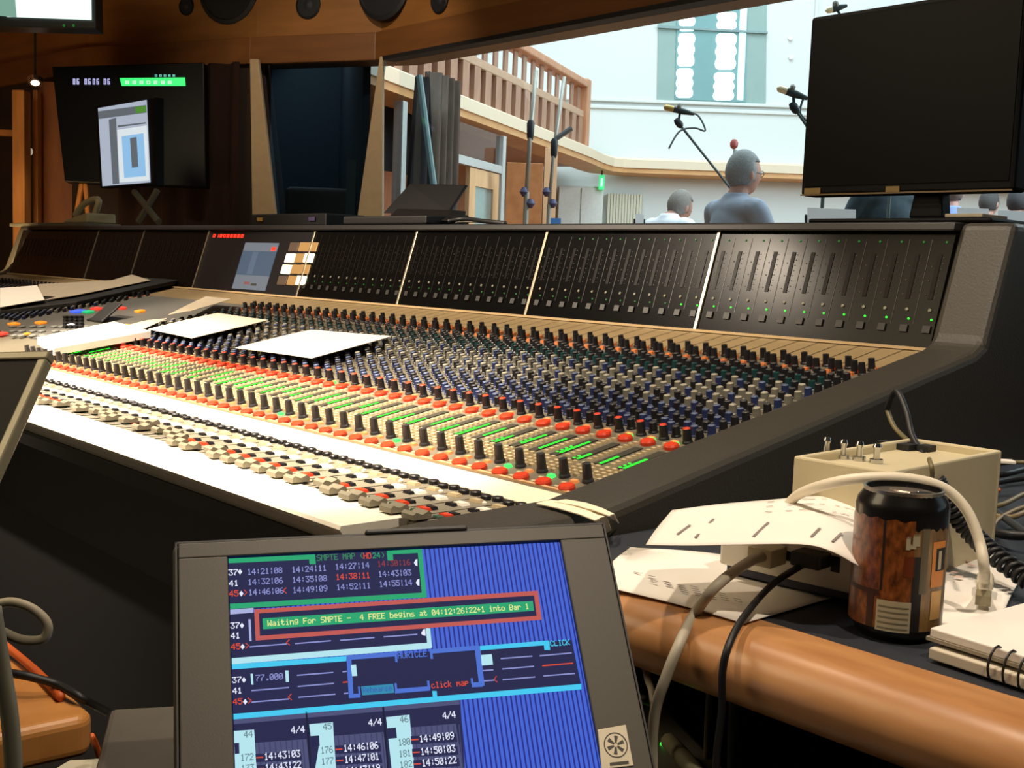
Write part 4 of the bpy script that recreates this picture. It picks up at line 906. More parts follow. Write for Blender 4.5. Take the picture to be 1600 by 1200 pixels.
# window 2
sq_(navy, [(359, 1031), (672, 1006), (666, 975), (357, 955)], 1); band(lavp, 358, 953, 396, 950, 7.5, 2)
rown(360, 983, '37', wht); dia(378, 978); rown(360.5, 999, '41', wht); rown(361, 1016, '45', redt); dia(379, 1011); text('>', 382, 1014, 390, 9, redt)
vb(lavp, 388, 968, 1002, 3.5, 2, .05); band(lav, 390, 1010, 448, 1005.5, 2, 3); text('<', 447, 1009, 455, 9, redt)
for x0, y0, x1, y1 in ((461, 1005, 517, 1000.5), (531, 1000, 585, 995.5), (599, 994.5, 652, 990.5)): band(lav, x0, y0, x1, y1, 2, 3)
sq_(wht, [(665, 994), (664, 983), (661, 984), (657.5, 990), (660, 993)], 6)
vb(pale, 665, 982, 1012, 7, 3, .1); band(pale, 360, 1029, 673.5, 1004, 9.5, 4); band(cyan, 361, 1038.5, 541, 1025.5, 8, 4)
# red dialog
sq_(salm, [(399.5, 1001.5), (846, 969), (840, 923.5), (397, 953)], 8); sq_(navy, [(406, 994), (838, 963), (834, 931), (404.5, 959)], 9); sq_(green, [(411, 984), (834, 955), (832, 939.5), (410, 967)], 10)
text('Waiting For SMPTE -  4 FREE begins at 04:12:26|22+1 into Bar 1', 418, 979.5, 827, 9.5, crm, 12, 952)
# window 3 (click)
sq_(navy, [(365, 1118), (908, 1072), (893, 1000), (362, 1044)], 1)
band(cyan, 746, 1010, 857, 1001, 7, 4); vb(cyan, 849, 1003, 1016, 9, 4); text('CLICK', 860, 1010.5, 891, 9, cyan, 6, 1008.5)
rown(362.7, 1068, '37', wht); dia(381, 1063); rown(363.5, 1085, '41', wht); rown(364, 1102, '45', redt); dia(383, 1097); text('>', 386, 1100, 394, 9, redt)
vb(pale, 391.5, 1053, 1070, 3.5, 3, .06); text('77.000', 399.5, 1065, 443, 10, lav); vb(pale, 445.5, 1048, 1066, 5, 3, .06)
band(lav, 392.5, 1078.5, 451.5, 1073.5, 2, 3); band(lav, 393, 1096.5, 451.5, 1091.5, 2, 3); text('<', 450, 1095, 458, 10, redt)
for x0, y0, x1, y1, M in ((464, 1055.5, 520.6, 1051, lav), (465, 1073, 522, 1068, lav), (466, 1090, 524, 1085, lav), (535, 1050, 542, 1049.3, lav), (535.5, 1066.5, 543, 1065.8, redt), (537, 1084, 544, 1083.3, lav),
                       (782, 1029.5, 831.6, 1025.5, lav), (843, 1025, 893, 1020.5, lav), (751.5, 1048.5, 770.7, 1047, lav), (784, 1045.7, 834, 1041.5, lav), (847, 1040.7, 895, 1036.5, redt), (754, 1064.5, 772.5, 1063, lav), (785, 1062.5, 836, 1058, lav), (849, 1056.5, 898, 1052.5, lav)): band(M, x0, y0-1, x1, y1-1, 2, 3)
text('<', 772, 1067, 779, 10, redt)
band(blu_, 541, 1025, 618, 1019, 7, 6); vb(blu_, 541, 1025, 1091, 7.5, 6, .06); band(blu_, 545, 1085, 563, 1084, 6.5, 6); vb(blu_, 559, 1073, 1086, 3, 6); vb(blu_, 616, 1019, 1035, 3.5, 6)
sq_(teal, [(566, 1087), (616, 1083), (614, 1069), (564, 1073)], 6); text('Rehearse', 567, 1083.5, 613, 9, tealt, 8)
band(blu_, 617, 1077, 672, 1072.5, 7, 6); vb(blu_, 616, 1068, 1080, 3.5, 6); vb(blu_, 667, 1064, 1075, 3.5, 6); text('AURICLE', 621.5, 1030, 668, 10.5, blu_, 7)
band(blu_, 672, 1015, 746, 1009, 7, 6); vb(blu_, 671, 1015, 1030, 4, 6); vb(blu_, 741, 1010, 1072, 8.5, 6, .12); band(blu_, 737, 1067, 754, 1066, 7.5, 6); vb(blu_, 735, 1060, 1069, 3.5, 6)
text('click map', 674, 1076.5, 733, 10, redt, 9); sq_(pale, [(550, 1057), (558, 1056.5), (556, 1039), (548, 1039.7)], 7); sq_(pale, [(752.5, 1040.5), (770, 1039), (768, 1022.5), (751, 1024)], 7)
band(cyan, 364, 1116, 908, 1069, 8.5, 4); vb(cyan, 675, 1080, 1091, 7, 4)
# window 4: bar columns
sq_(navy, [(366, 1200), (726, 1200), (719, 1094), (365, 1125)], 1); band(gry, 364.5, 1124.5, 718, 1093.5, 7.5, 2)
for x in (477, 597): vb(emm('s_dark', (28, 30, 58)), x, 1112 if x < 500 else 1105, 1205, 3, 4, .08)
for x0, x1, yb, s0_, s1_ in ((397, 478, 1161, 399, 480), (521, 598, 1150, 523, 602), (641, 711, 1137, 643, 720)):
    sq_(gry, [(x0+4, 1204), (s1_+4, 1204), (x1+1, yb-6), (x0+1, yb)], 2)
    for j in range(9):
        xx = x0+6+j*8.6; vb(emm('s_grey2', (68, 72, 112)), xx, yb-j*.6, 1204, 2, 3, .09)
sq_(pale, [(367, 1204), (401, 1204), (397, 1140.5), (365.5, 1142.5)], 4); sq_(navy, [(367, 1178.5), (374, 1178), (373.5, 1161), (366, 1161.5)], 5)
sq_(pale, [(492, 1204), (525, 1204), (520, 1128.5), (483, 1132)], 4); sq_(navy, [(485, 1204), (492, 1204), (498, 1167), (487, 1150)], 5); sq_(navy, [(485, 1168), (499.5, 1166), (498.5, 1149.5), (484, 1150.5)], 5)
sq_(pale, [(612, 1204), (648, 1204), (639.5, 1117), (603, 1121)], 4); sq_(navy, [(604, 1155), (620, 1153.5), (618.5, 1137), (603.5, 1138.5)], 5)
text('44', 381, 1153.5, 396, 10.5, gtx, 7); text('172', 376, 1190, 397, 11, gtx, 7); text('173', 377, 1207, 398, 11, gtx, 7); text('45', 505, 1141.5, 519, 10.5, gtx, 7); text('176', 501.5, 1178.5, 521, 11, gtx, 7); text('177', 502.5, 1196, 522, 11, gtx, 7)
text('46', 625, 1130, 639, 10.5, gtx, 7); text('180', 622.5, 1166, 642, 11, gtx, 7); text('181', 623.7, 1184, 643, 11, gtx, 7); text('182', 625, 1201, 645, 11, gtx, 7)
text('4/4', 455, 1147, 477, 11, wht, 7); text('4/4', 576, 1135.5, 597.5, 11, wht, 7); text('4/4', 692, 1124, 713, 11, wht, 7)
for s_, x, y in (('14:43|03', 413, 1188.5), ('14:43|22', 414.5, 1206), ('14:46|06', 537, 1175.5), ('14:47|01', 538.5, 1193), ('14:47|19', 540, 1211), ('14:49|09', 655.5, 1160.5), ('14:50|03', 657.5, 1180.5), ('14:50|22', 659.5, 1198.5)):
    sq_(navy, [(x-13, y+3), (x+59, y-1), (x+57, y-14), (x-14, y-10)], 5); text(s_, x, y, x+57 if x < 500 else x+55, 11.5, wht, 7); band(redt, x-13, y-5, x-2, y-5.8, 2, 7)
for k_, mb in SC.items(): mb.build('screen_windows' if k_ == 'shapes' else 'screen_text', None, scn_)
# badge
def uvp(l): return [(*uv(x, y), .0024) for x, y in l]
bd = [uv(x, y) for x, y in ((938, 1204), (988, 1198), (976, 1134), (932, 1142))]
bdg = MB().prism([(u, v, .0023) for u, v in bd], (0, 0, .0008), XLp).build('badge', mat('badge_silver', (206, 196, 172), .4, .2), lap, bevel=.0012)
bu, bv = uv(960, 1166)
em = MB()
for r0_, r1_ in ((.0088, .0080),):
    em.add([(bu+r*math.cos(a_), bv+r*math.sin(a_), .0033) for a_ in np.linspace(0, 2*math.pi, 28, endpoint=False) for r in (r0_, r1_)], [(2*i, (2*i+2) % 56, (2*i+3) % 56, 2*i+1) for i in range(28)], XLp)
for k in range(6):
    a_ = k*math.pi/3+.3; em.add([(bu+r*math.cos(a_+w_), bv+r*math.sin(a_+w_), .0033) for r, w_ in ((.0015, -.4), (.0066, -.22), (.0066, .22), (.0015, .4))], [(0, 1, 2, 3)], XLp)
em.box(bu-.007, bu+.007, bv-.0135, bv-.0115, .0031, .0034, XLp)
em.build('badge_emblem', mat('badge_ink', (60, 56, 48), .5), bdg)
hv = LT-LU*.222; fb = nz(np.array([LR[1], -LR[0], 0])); 
ZB = .672; XBs = frame((hv[0], hv[1], ZB), nz(LR*np.array([1, 1, 0])), -fb, UP)
MB().box(-.038, .287, -.25, .01, .001, .03, XBs).build('base', lidm, lap, bevel=.006)
ks = MB()
for i in range(13):
    for j in range(5): ks.box(-.02+i*.0225, -.001+i*.0225, -.12+j*.021, -.102+j*.021, .03, .033, XBs)
ks.build('keyboard', mat('keys_grey', (60, 58, 52), .5), lap)
# base unit under the laptop
du = thing('equipment_case', 'dark grey equipment case under the foreground laptop, small lamps on its right corner', 'equipment case', (hv[0], hv[1], ZB-.1))
c = [onz(172, 1105, ZB), onz(1000, 1062, ZB)]; ca, cb_ = c
cd = nz((cb_-ca)*np.array([1, 1, 0])); cf = nz(np.array([cd[1], -cd[0], 0])); wl = np.linalg.norm((cb_-ca)[:2])
XD = frame((ca[0], ca[1], ZB), cd, -cf, UP)
MB().box(0, wl, -.44, 0, -.16, -.0005, XD).build('case', mat('case_grey', (84, 80, 72), .55), du, bevel=.005)
for (x, y, M) in ((1002, 1125, mat('reflection_pale2', (170, 165, 160), .3)), (1018, 1142, mat('reflection_pale2', (170, 165, 160), .3)), (1037, 1163, gled)):
    p = onz(x, y, ZB); MB().lathe([(.003, -.001), (.003, .001), (.0015, .002)], 10, Matrix.Translation(p)).build('lamp', M, du)
tg_ = thing('laptop_stand_table', 'plain dark table under the equipment case', 'table', (hv[0], hv[1], 0))
MB().box(-.03, wl+.03, -.52, .03, -.20, -.161, XD).build('table_top', black, tg_)
for x, y in ((0, 0), (wl, 0), (0, -.48), (wl, -.48)): MB().box(x-.015, x+.015, y-.015, y+.015, -ZB, -.20, XD).build('leg', black, tg_)
cable([onz(1045, 1158, ZB+.012), onz(1065, 1180, ZB+.016), onz(1090, 1210, ZB+.014), onz(1120, 1260, ZB+.008)], .007, mat('cable_olivegrey', (112, 108, 84), .5), 'thick olive grey cable leaving the right corner of the equipment case')
cable([onY(990, 1090, .655), onz(1040, 1105, ZB+.02), onz(1090, 1140, ZB-.06)], .004, blackcab, 'black cable crossing behind the equipment case at its right corner')

# ------------------------------------------------------------------ left foreground
l2 = thing('laptop', 'silver framed laptop cut by the left picture edge, dark screen', 'laptop', dep(40, 720, .88))
tr2 = dep(78, 547, .92); dn = nz(dep(0, 722, .86)-tr2); lf = dep(0, 528, .94)-tr2; lf = nz(lf-dn*(lf @ dn)); nn2 = np.cross(lf, dn); nn2 = nn2 if nn2 @ (C0-tr2) > 0 else -nn2
XL2 = frame(tr2, lf, dn, nn2)
sil = mat('silver_frame', (136, 130, 108), .4, .3)
fr2 = MB().box(0, .30, 0, .008, -.010, 0, XL2).box(0, .008, .008, .21, -.010, 0, XL2).box(.292, .30, .008, .21, -.010, 0, XL2).box(0, .30, .21, .225, -.010, 0, XL2)
fr2.build('lid_frame', sil, l2, bevel=.0015)
MB().box(.008, .292, .008, .21, -.009, -.002, XL2).build('screen', mat('screen_dim', (30, 29, 27), .6, spec=.12), l2)
b2 = tr2+dn*.225; XB2 = frame((b2[0], b2[1], b2[2]-.012), nz(lf*np.array([1, 1, 0])), nz(np.cross(UP, lf*np.array([1, 1, 0]))), UP)
MB().box(0, .30, -.0, .20, -.01, .01, XB2).build('base', sil, l2, bevel=.003)
WZ = .70
wd = thing('wooden_table', 'golden wooden table corner with rounded edge at the bottom left', 'table', onz(60, 1080, WZ))
pts = [onz(-60, 975, WZ), onz(10, 1018, WZ), onz(75, 1058, WZ), onz(120, 1088, WZ), onz(142, 1108, WZ), onz(138, 1119, WZ), onz(60, 1135, WZ), onz(-80, 1166, WZ)]
MB().prism(pts, (0, 0, -.034)).build('table_top', wood('wood_table', (186, 124, 62), (208, 146, 80), (6, 6, 6), .4), wd, bevel=.008, seg=4)
pl_ = onz(-40, 1090, WZ); MB().box(pl_[0]-.02, pl_[0]+.02, pl_[1]-.02, pl_[1]+.02, 0, WZ-.034).build('leg', black, wd)
gm_ = mat('cable_sage', (150, 146, 122), .5)
cable([dep(-14, 948, .60), dep(18, 941, .60), dep(52, 952, .60), dep(74, 975, .60), dep(68, 998, .60), dep(35, 1000, .60), dep(0, 985, .60), dep(-20, 975, .60)], .0026, mat('cable_ivory', (190, 180, 155), .5), 'ivory cable loop poking in from the left picture edge')
cable([dep(-12, 950, .56), dep(2, 1040, .56), dep(14, 1110, .56), dep(20, 1180, .56), dep(22, 1260, .56)], .0044, gm_, 'thick sage grey cable hanging at the bottom left corner')
cable([onz(-20, 985, WZ+.006), onz(20, 1018, WZ+.006), onz(60, 1052, WZ+.005), onz(96, 1090, WZ+.004)], .0036, mat('cable_orange2', (196, 88, 28), .5), 'orange cable crossing the top of the wooden table corner')
cable([onz(143, 1150, WZ-.06), onz(152, 1172, WZ-.08), onz(165, 1215, WZ-.11)], .0030, mat('cable_orange2', (196, 88, 28), .5), 'orange cable end hanging below the wooden table corner')
cable([onz(-20, 1046, WZ+.02), onz(40, 1056, WZ+.018), onz(90, 1070, WZ+.01), onz(130, 1092, WZ+.005), onz(168, 1112, WZ-.02)], .0036, blackcab, 'black cable lying across the wooden table corner')
quad3('paper_sheet', [onz(70, 1215, .62), onz(175, 1205, .62), onz(168, 1182, .62), onz(110, 1188, .62)], mat('paper_dim', (190, 184, 160), .7), 'pale paper corner at the bottom left beside the equipment case', 'paper')
#=PART3=
# ------------------------------------------------------------------ RECORDING HALL beyond the glass
HF = .30
g0 = onz(598, 100, 2.46); g1 = onz(925, 232, 2.46); gd = nz(g1-g0); gn = np.array([gd[1], -gd[0], 0]); Lg = float(np.linalg.norm(g1-g0))
w0 = onz(975, 249, 2.46); w1 = onz(1250, 259, 2.46); wdv = nz(w1-w0); wn = np.array([wdv[1], -wdv[0], 0]); wn = wn if wn @ (C0-w0) > 0 else -wn   # towards the viewer
WP = w0-wn*.35
def onW(x, y, h=0): return onpl(x, y, WP+wn*h, wn)
def onG(x, y, h=0): return onpl(x, y, g0+gn*h, gn)
g00 = np.array(g0)*np.array([1, 1, 0]); XG = frame(g00, gd, -gn, UP)        # x along gallery, y back under it
WO = WP*np.array([1, 1, 0]); XW = frame(WO, wdv, -wn, UP)
def wu(x, y): p = onW(x, y); return float((p-WO) @ wdv), float(p[2])
struct('wall_hall_back', MB().box(-5, 14, 0, .2, 0, 9, XW), wallw)
struct('wall_hall_left', MB().box(-6, Lg+3.5, 1.9, 2.1, 2.4, 9, XG), wallw)
struct('wall_hall_left_lower', MB().box(-6, Lg+3.5, 1.8, 2.0, 0, 2.4, XG), wood_mid)
p = H(9, 4, 0); struct('wall_hall_right', MB().box(0, .2, 0, 16, 0, 9, frame(H(9.5, 3.2, 0), RT, FH, UP)), wallw)
struct('floor_hall', MB().box(-12, 12, 4.6, 18, HF-.1, HF, frame((0, 0, 0), RT, FH, UP)), wood('floor_wood_hall', (150, 104, 66), (174, 124, 82), (2, 8, 1), .4))
struct('ceiling_hall', MB().box(-12, 12, 3, 18, 9, 9.1, frame((0, 0, 0), RT, FH, UP)), wallw)
struct('ceiling_gallery', MB().box(-5, Lg+1.2, .05, 1.85, 2.36, 2.40, XG), wood_mid)
# gallery edge beam and the ledge round the back wall
bm_ = thing('gallery_edge_beam', 'cream painted beam curving along the gallery edge and the back wall', 'beam', g0)
path = [g00-gd*4.5+UP*0]+[np.array(onz(x, y, 2.46))*np.array([1, 1, 0]) for x, y in ((598, 100), (925, 232), (945, 242), (960, 247), (975, 249))]+[w0*np.array([1, 1, 0])+wdv*12]
mb = MB(); vs = []; fs = []; n = len(path)
for i in range(n):
    T = nz(path[min(i+1, n-1)]-path[max(i-1, 0)]); nb_ = np.array([T[1], -T[0], 0]); nb_ = nb_ if nb_ @ (C0-path[i]) > 0 else -nb_
    for off, z in ((0, 2.36), (0, 2.46), (-.06, 2.49), (-.34, 2.49), (-.34, 2.33)): vs.append(path[i]+nb_*off+UP*z)
for i in range(n-1):
    for k in range(5): fs.append((i*5+k, i*5+(k+1) % 5, (i+1)*5+(k+1) % 5, (i+1)*5+k))
mb.add(vs, fs).build('beam', creamp, bm_)
vs = []; fs = []
for i in range(n):
    T = nz(path[min(i+1, n-1)]-path[max(i-1, 0)]); nb_ = np.array([T[1], -T[0], 0]); nb_ = nb_ if nb_ @ (C0-path[i]) > 0 else -nb_
    for off, z in ((-.02, 2.30), (-.02, 2.36), (-.33, 2.36), (-.33, 2.28)): vs.append(path[i]+nb_*off+UP*z)
for i in range(n-1):
    for k in range(4): fs.append((i*4+k, i*4+(k+1) % 4, (i+1)*4+(k+1) % 4, (i+1)*4+k))
MB().add(vs, fs).build('underside', wood('beam_wood', (206, 152, 96), (222, 172, 116), (1, 1, 4), .5), bm_)
# balustrade
bl = thing('gallery_balustrade', 'brown wooden gallery balustrade with rows of upright boards', 'balustrade', g0+gd*2)
rail = mat('rail_paint', (186, 152, 124), .6); boardm = wood('board_wood', (152, 112, 88), (176, 134, 108), (6, 6, 1), .5); darkb = mat('board_recess', (118, 76, 60), .7)
MB().box(-4, Lg, .10, .20, 2.80, 2.88, XG).build('middle_rail', rail, bl, bevel=.01)
MB().box(-4, Lg, .06, .24, 3.14, 3.22, XG).build('top_rail', wood_mid, bl, bevel=.015)
MB().box(-4, Lg, .17, .19, 2.49, 2.80, XG).build('back_panel', darkb, bl)
nbd = int((Lg+3)/.27)
for i in range(nbd):
    s_ = Lg-.22-i*.27; MB().box(s_, s_+.15, .10, .16, 2.49, 2.80, XG).build('board', boardm, bl)
    MB().box(s_+.02, s_+.12, .135, .155, 2.88, 3.14, XG).build('baluster', boardm, bl)
MB().box(Lg-.06, Lg+.08, .06, .24, 2.49, 3.24, XG).build('end_post', wood_mid, bl, bevel=.01)
# glass screen below the gallery
gs = thing('glass_screen', 'glazed screen of pale metal posts under the gallery', 'glass screen', onG(705, 350))
mtl = mat('post_pale', (196, 200, 196), .5, .2)
def su(x, y, h=.07): return float((onG(x, y, -h)-g00) @ gd)
for x in (624, 705, 782):
    s_ = su(x, 250); MB().box(s_-.04, s_+.04, .03, .11, HF, 2.27, XG).build('post', mtl, gs, bevel=.006)
zt1 = onG(740, 251)[2]; MB().box(su(705, 242), su(782, 262), .04, .10, zt1-.04, zt1+.03, XG).build('transom', mtl, gs)
MB().box(su(705, 242)+.05, su(782, 262)-.05, .068, .074, zt1+.03, 2.27, XG).build('pane', glassmat('screen_pane', (.9, .9, .9)), gs)
dr = thing('door_1', 'pale wooden door with tall glass pane beneath the gallery', 'door', onG(750, 350)); dr['kind'] = 'structure'
s0_, s1_ = su(730, 300), su(776, 300); fx = (s1_-s0_)*.2
mb = MB().box(s0_, s0_+fx, .05, .09, HF, zt1-.05, XG).box(s1_-fx, s1_, .05, .09, HF, zt1-.05, XG).box(s0_+fx, s1_-fx, .05, .09, zt1-.20, zt1-.05, XG).box(s0_+fx, s1_-fx, .05, .09, HF, HF+.25, XG)
mb.build('door_frame', wood('door_wood', (212, 168, 122), (226, 186, 140), (6, 6, 1), .5), dr)
MB().box(s0_+fx, s1_-fx, .065, .071, HF+.25, zt1-.20, XG).build('pane', mat('door_pane', (150, 172, 168), .2), dr)
# dark drapes
def drape(name, x0, x1, ytop, ybot, h, M, lab, amp=.05, fr=9, flare=.12):
    a_, b_ = su(x0, 200, h), su(x1, 200, h); zt = onG((x0+x1)/2, ytop)[2]; zb = HF+.02 if ybot > 300 else onG((x0+x1)/2, ybot)[2]; g = []
    for z in np.linspace(zb, zt, 6):
        k = (zt-z)/(zt-zb); g.append([Vector(XG @ Vector((a_+(b_-a_)*(t+flare*k*(t-.5)), h+amp*math.sin(t*fr*2), z))) for t in np.linspace(0, 1, 40)])
    o = MB().sheet(g, .003).build(name, M, smooth='all'); tag(o, lab, 'drape')
drape('drape', 596, 672, 118, 250, .6, mat('drape_black', (15, 14, 16), .95), 'flat near-black drape hanging under the gallery behind the left posts', .02, 6)
drape('drape', 670, 708, 126, 330, -.1, mat('drape_brown', (84, 72, 62), .95, var=.5, scale=7), 'gathered grey-brown drape bunched beside the glazed screen', .06, 12)
drape('drape', 655, 664, 140, 345, -.25, mat('drape_black', (15, 14, 16), .95), 'dark gathered drape in front of the flat one, behind the console laptop', .05, 5, 7.)
# column, panels under the far gallery
def upbox(name, x0, x1, ytop, ybot, d, th, M, lab, cat, kind=None):
    o = vpost(name, x0, x1, ytop, ybot, d, th, M, lab, cat); return o
upbox('wooden_column', 848, 868, 232, 420, 11.2, .2, wood('col_wood', (206, 160, 120), (220, 176, 134), (6, 6, 1), .5), 'pale wooden column beneath the far end of the gallery', 'column')
upbox('wood_screen', 789, 846, 255, 420, 10.4, .05, wood('ramp_wood', (168, 104, 58), (190, 124, 74), (3, 3, 3), .5), 'orange-brown wooden panel below the gallery left of the pale column', 'panel')
cu = thing('cupboard', 'tall white double cupboard against the far wall left of the exit sign', 'cupboard', onW(905, 350, .5))
u0_, zt_c = wu(872, 283); u1_, _ = wu(940, 283)
MB().box(u0_, u1_, -.5, -.02, HF, 2.1, XW).build('body', mat('cupboard_white', (214, 216, 206), .6), cu)
for k in (0, 1): a_ = u0_+(u1_-u0_)*k/2; MB().box(a_+.01, a_+(u1_-u0_)/2-.01, -.52, -.5, HF+.05, 2.08, XW).build('door', mat('cupboard_door', (222, 224, 216), .6), cu)
ra = thing('slatted_panel', 'beige ribbed panel on the back wall right of the exit sign', 'panel', onW(978, 350))
u0_, _ = wu(950, 290); u1_, _ = wu(1004, 290)
MB().box(u0_, u1_, -.08, -.02, HF, 2.05, XW).build('backing', mat('slat_back', (176, 170, 148), .6), ra)
for i in range(12): a_ = u0_+(u1_-u0_)*i/12; MB().box(a_, a_+.03, -.10, -.08, HF, 2.05, XW).build('slat', mat('slat_pale', (206, 200, 178), .6), ra)
ex_ = thing('exit_sign', 'green lit exit sign hanging below the back ledge', 'sign', onW(940, 285, .6))
p = onW(940, 285, .55); MB().box(-.035, .035, -.02, .02, -.09, .09, Matrix.Translation(p) @ Matrix.Rotation(YAW, 4, 'Z')).build('panel', mat('exit_green', (60, 190, 120), .4, emit=(70, 215, 130), es=.9), ex_)
MB().box(-.006, .006, -.006, .006, .09, .22, Matrix.Translation(p)).build('hanger', black, ex_)
MB().box(-.012, .012, -.024, -.02, -.05, .05, Matrix.Translation(p) @ Matrix.Rotation(YAW, 4, 'Z')).build('figure', mat('exit_white', (210, 250, 225), .4, emit=(190, 245, 215), es=.9), ex_)
o = MB().box(-.06, .06, -.01, .01, -.06, .03, Matrix.Translation(dep(866, 346, 10.5)) @ Matrix.Rotation(YAW, 4, 'Z')).build('notice_board', mat('notice_blue', (50, 100, 160), .6)); tag(o, 'small blue notice just above the console top by the pale column', 'notice')
# mouldings on the back wall
for k, (y0, y1, h_) in enumerate(((150, 155, .06), (160, 166, .04))):
    z1_ = onW(1000, y0+6)[2]; z0_ = onW(1000, y1+6)[2]
    MB().box(-1.2, 10, -.05 if k == 0 else -.03, 0, z0_, z1_, XW).build('trim_%d' % (10+k), wallw, bevel=.01)['kind'] = 'structure'
u_, _ = wu(1268, 100); o = MB().box(u_, u_+.03, -.03, 0, 3.4, 8.5, XW).build('conduit', wallw); tag(o, 'thin vertical white conduit on the hall wall beside the big monitor', 'conduit')
for (x, y, lab) in ((1235, 60, 'upper tiny white fitting on the hall wall right of the tall window'), (1236, 90, 'lower tiny white fitting on the hall wall right of the tall window')):
    p = onW(x, y, .02); o = MB().lathe([(.028, -.02), (.025, .015), (.01, .022)], 14, zaxis(p, p+wn)).build('wall_fitting', mat('fitting_white', (236, 238, 236), .5), smooth=True); tag(o, lab, 'fitting')
# tall stone window
win = thing('window_3', 'tall two-light stone window glowing white in the back wall', 'window', onW(1110, 155)); win['kind'] = 'structure'
stone = mat('stone_teal', (146, 168, 162), .8, var=.05, scale=4); stone2 = mat('stone_cyan', (122, 160, 160), .8, var=.05, scale=4)
def wq(l, h0, h1, M, name, parent=win):
    P = [onW(x, y, h0) for x, y in l]; return MB().prism(P, tuple(wn*(h1-h0))).build(name, M, parent)
wq([(1027, 158), (1196, 165), (1199, -90), (1031, -90)], .005, .02, stone, 'surround')
wq([(1054, 155), (1165, 160), (1170, -90), (1060, -90)], .02, .03, stone2, 'tracery')
glow = mat('daylit_glass', (240, 250, 255), .4, emit=(240, 255, 255), es=1.6); glow2 = mat('daylit_glass_soft', (200, 240, 240), .4, emit=(190, 235, 235), es=.85)
def lobes(cx0, y0, cx1, y1, hw, name):
    L = []; Rr = []; n_ = 26
    for i in range(n_+1):
        t = i/n_; y = y0+(y1-y0)*t; cx = cx0+(cx1-cx0)*t; e = hw*(.80+.20*abs(math.sin(t*math.pi*max(1, round((y1-y0)/17)))))
        if i in (0, n_): e *= .75
        L.append((cx-e, y)); Rr.append((cx+e, y))
    wq(list(reversed(L))+Rr if False else L[::-1]+Rr, .03, .036, glow, name)
lobes(1074, 10, 1073, 41, 13, 'pane'); lobes(1073, 44, 1073, 49, 11, 'pane'); lobes(1073, 52, 1071, 104, 13.5, 'pane'); lobes(1070, 107, 1069, 153, 13.5, 'pane')
lobes(1140, -40, 1139, 14, 12, 'pane'); lobes(1136, 19, 1135, 46, 16, 'pane'); lobes(1135, 52, 1133, 109, 16.5, 'pane'); lobes(1132, 113, 1130, 157, 16.5, 'pane')
wq([(1151, 156), (1161, 157), (1168, 0), (1157, 0)], .03, .036, glow2, 'pane')
wq([(1027, 40), (1199, 50), (1199, 53), (1027, 44)], .03, .06, mat('bar_grey', (128, 150, 150), .5), 'tie_bar')

# ------------------------------------------------------------------ microphones and stands
def mic(px, d, tip, label, slabel, capc, pole=True):
    """px: list of pixels: tip, tail, clamp, boom end"""
    a_, b_, c_, e_ = [dep(x, y, d) for x, y in px]
    m_ = thing('microphone', label, 'microphone', a_)
    L_ = float(np.linalg.norm(b_-a_)); X = zaxis(a_, b_); r_ = .019
    MB().lathe([(r_*.3, 0), (r_*.9, .010), (r_, .022), (r_, .36*L_)], 14, X).build('grille', capc, m_, smooth=True)
    MB().lathe([(r_*1.05, .36*L_), (r_*1.05, .7*L_), (r_*.7, L_), (r_*.5, L_+.02)], 14, X).build('body', mat('mic_dark', (34, 48, 50), .4), m_, smooth=True)
    q_ = a_+(b_-a_)*.55+UP*.02; MB().lathe([(.02, -.012), (.026, 0), (.02, .012)], 12, zaxis(q_, q_+nz(b_-a_))).build('shock_mount', mat('mic_mount', (110, 104, 90), .5), m_)
    s_ = thing('microphone_stand', slabel, 'microphone stand', (e_[0], e_[1], HF))
    sm_ = mat('stand_metal', (92, 104, 104), .4, .4); jb = mat('joint_black', (22, 34, 40), .5)
    MB().tube([a_+(b_-a_)*.6, c_], .008, 8, smooth=False).build('swivel', jb, s_)
    MB().lathe([(.014, -.03), (.022, -.01), (.022, .02), (.012, .035)], 12, zaxis(c_, e_)).build('clamp', jb, s_, smooth=True)
    MB().tube([c_, e_], .008, 8, smooth=False).build('boom', sm_, s_)
    far = e_+(e_-c_)*.12
    MB().tube([e_, far], .016, 8, smooth=False).build('counterweight', jb, s_)
    MB().tube([e_+UP*.02, np.array([e_[0], e_[1], HF+.02])], .010, 8, smooth=False).build('pole', sm_, s_)
    for k in range(3): aa = k*2.094; MB().tube([(e_[0], e_[1], HF+.25), (e_[0]+.3*math.cos(aa), e_[1]+.3*math.sin(aa), HF+.012)], .010, 6, smooth=False).build('leg', sm_, s_)
    return s_
goldt = mat('mic_gold', (190, 160, 90), .35, .4); brt = mat('mic_bright', (255, 236, 190), .25, .3)
mic([(1037, 167), (1080, 177), (1060, 192), (1146, 300)], 7.3, 0, 'microphone with a gold tip in front of the stone window, left of the head', 'boom stand slanting up behind the taller man to the gold tipped microphone', goldt)
mic([(1214, 137), (1256, 152), (1241, 168), (1290, 240)], 6.0, 0, 'microphone with a bright cream tip just left of the big black monitor', 'boom stand half hidden behind the left edge of the big black monitor', brt)
mic([(1290, 17), (1318, 10), (1322, 40), (1400, 160)], 6.7, 0, 'microphone peeking over the top left corner of the big black monitor', 'boom stand completely behind the big black monitor', brt)
cable([dep(1078, 175, 7.27), dep(1092, 182, 7.27), dep(1102, 204, 7.27), dep(1085, 200, 7.27), dep(1062, 205, 7.27), dep(1045, 232, 7.27)], .006, mat('cable_steel', (100, 112, 112), .5), 'grey lead looping from the gold tipped microphone')
cable([dep(1256, 152, 6.0), dep(1250, 175, 6.0), dep(1262, 190, 6.0)], .006, mat('cable_steel', (100, 112, 112), .5), 'grey lead looping from the cream tipped microphone')
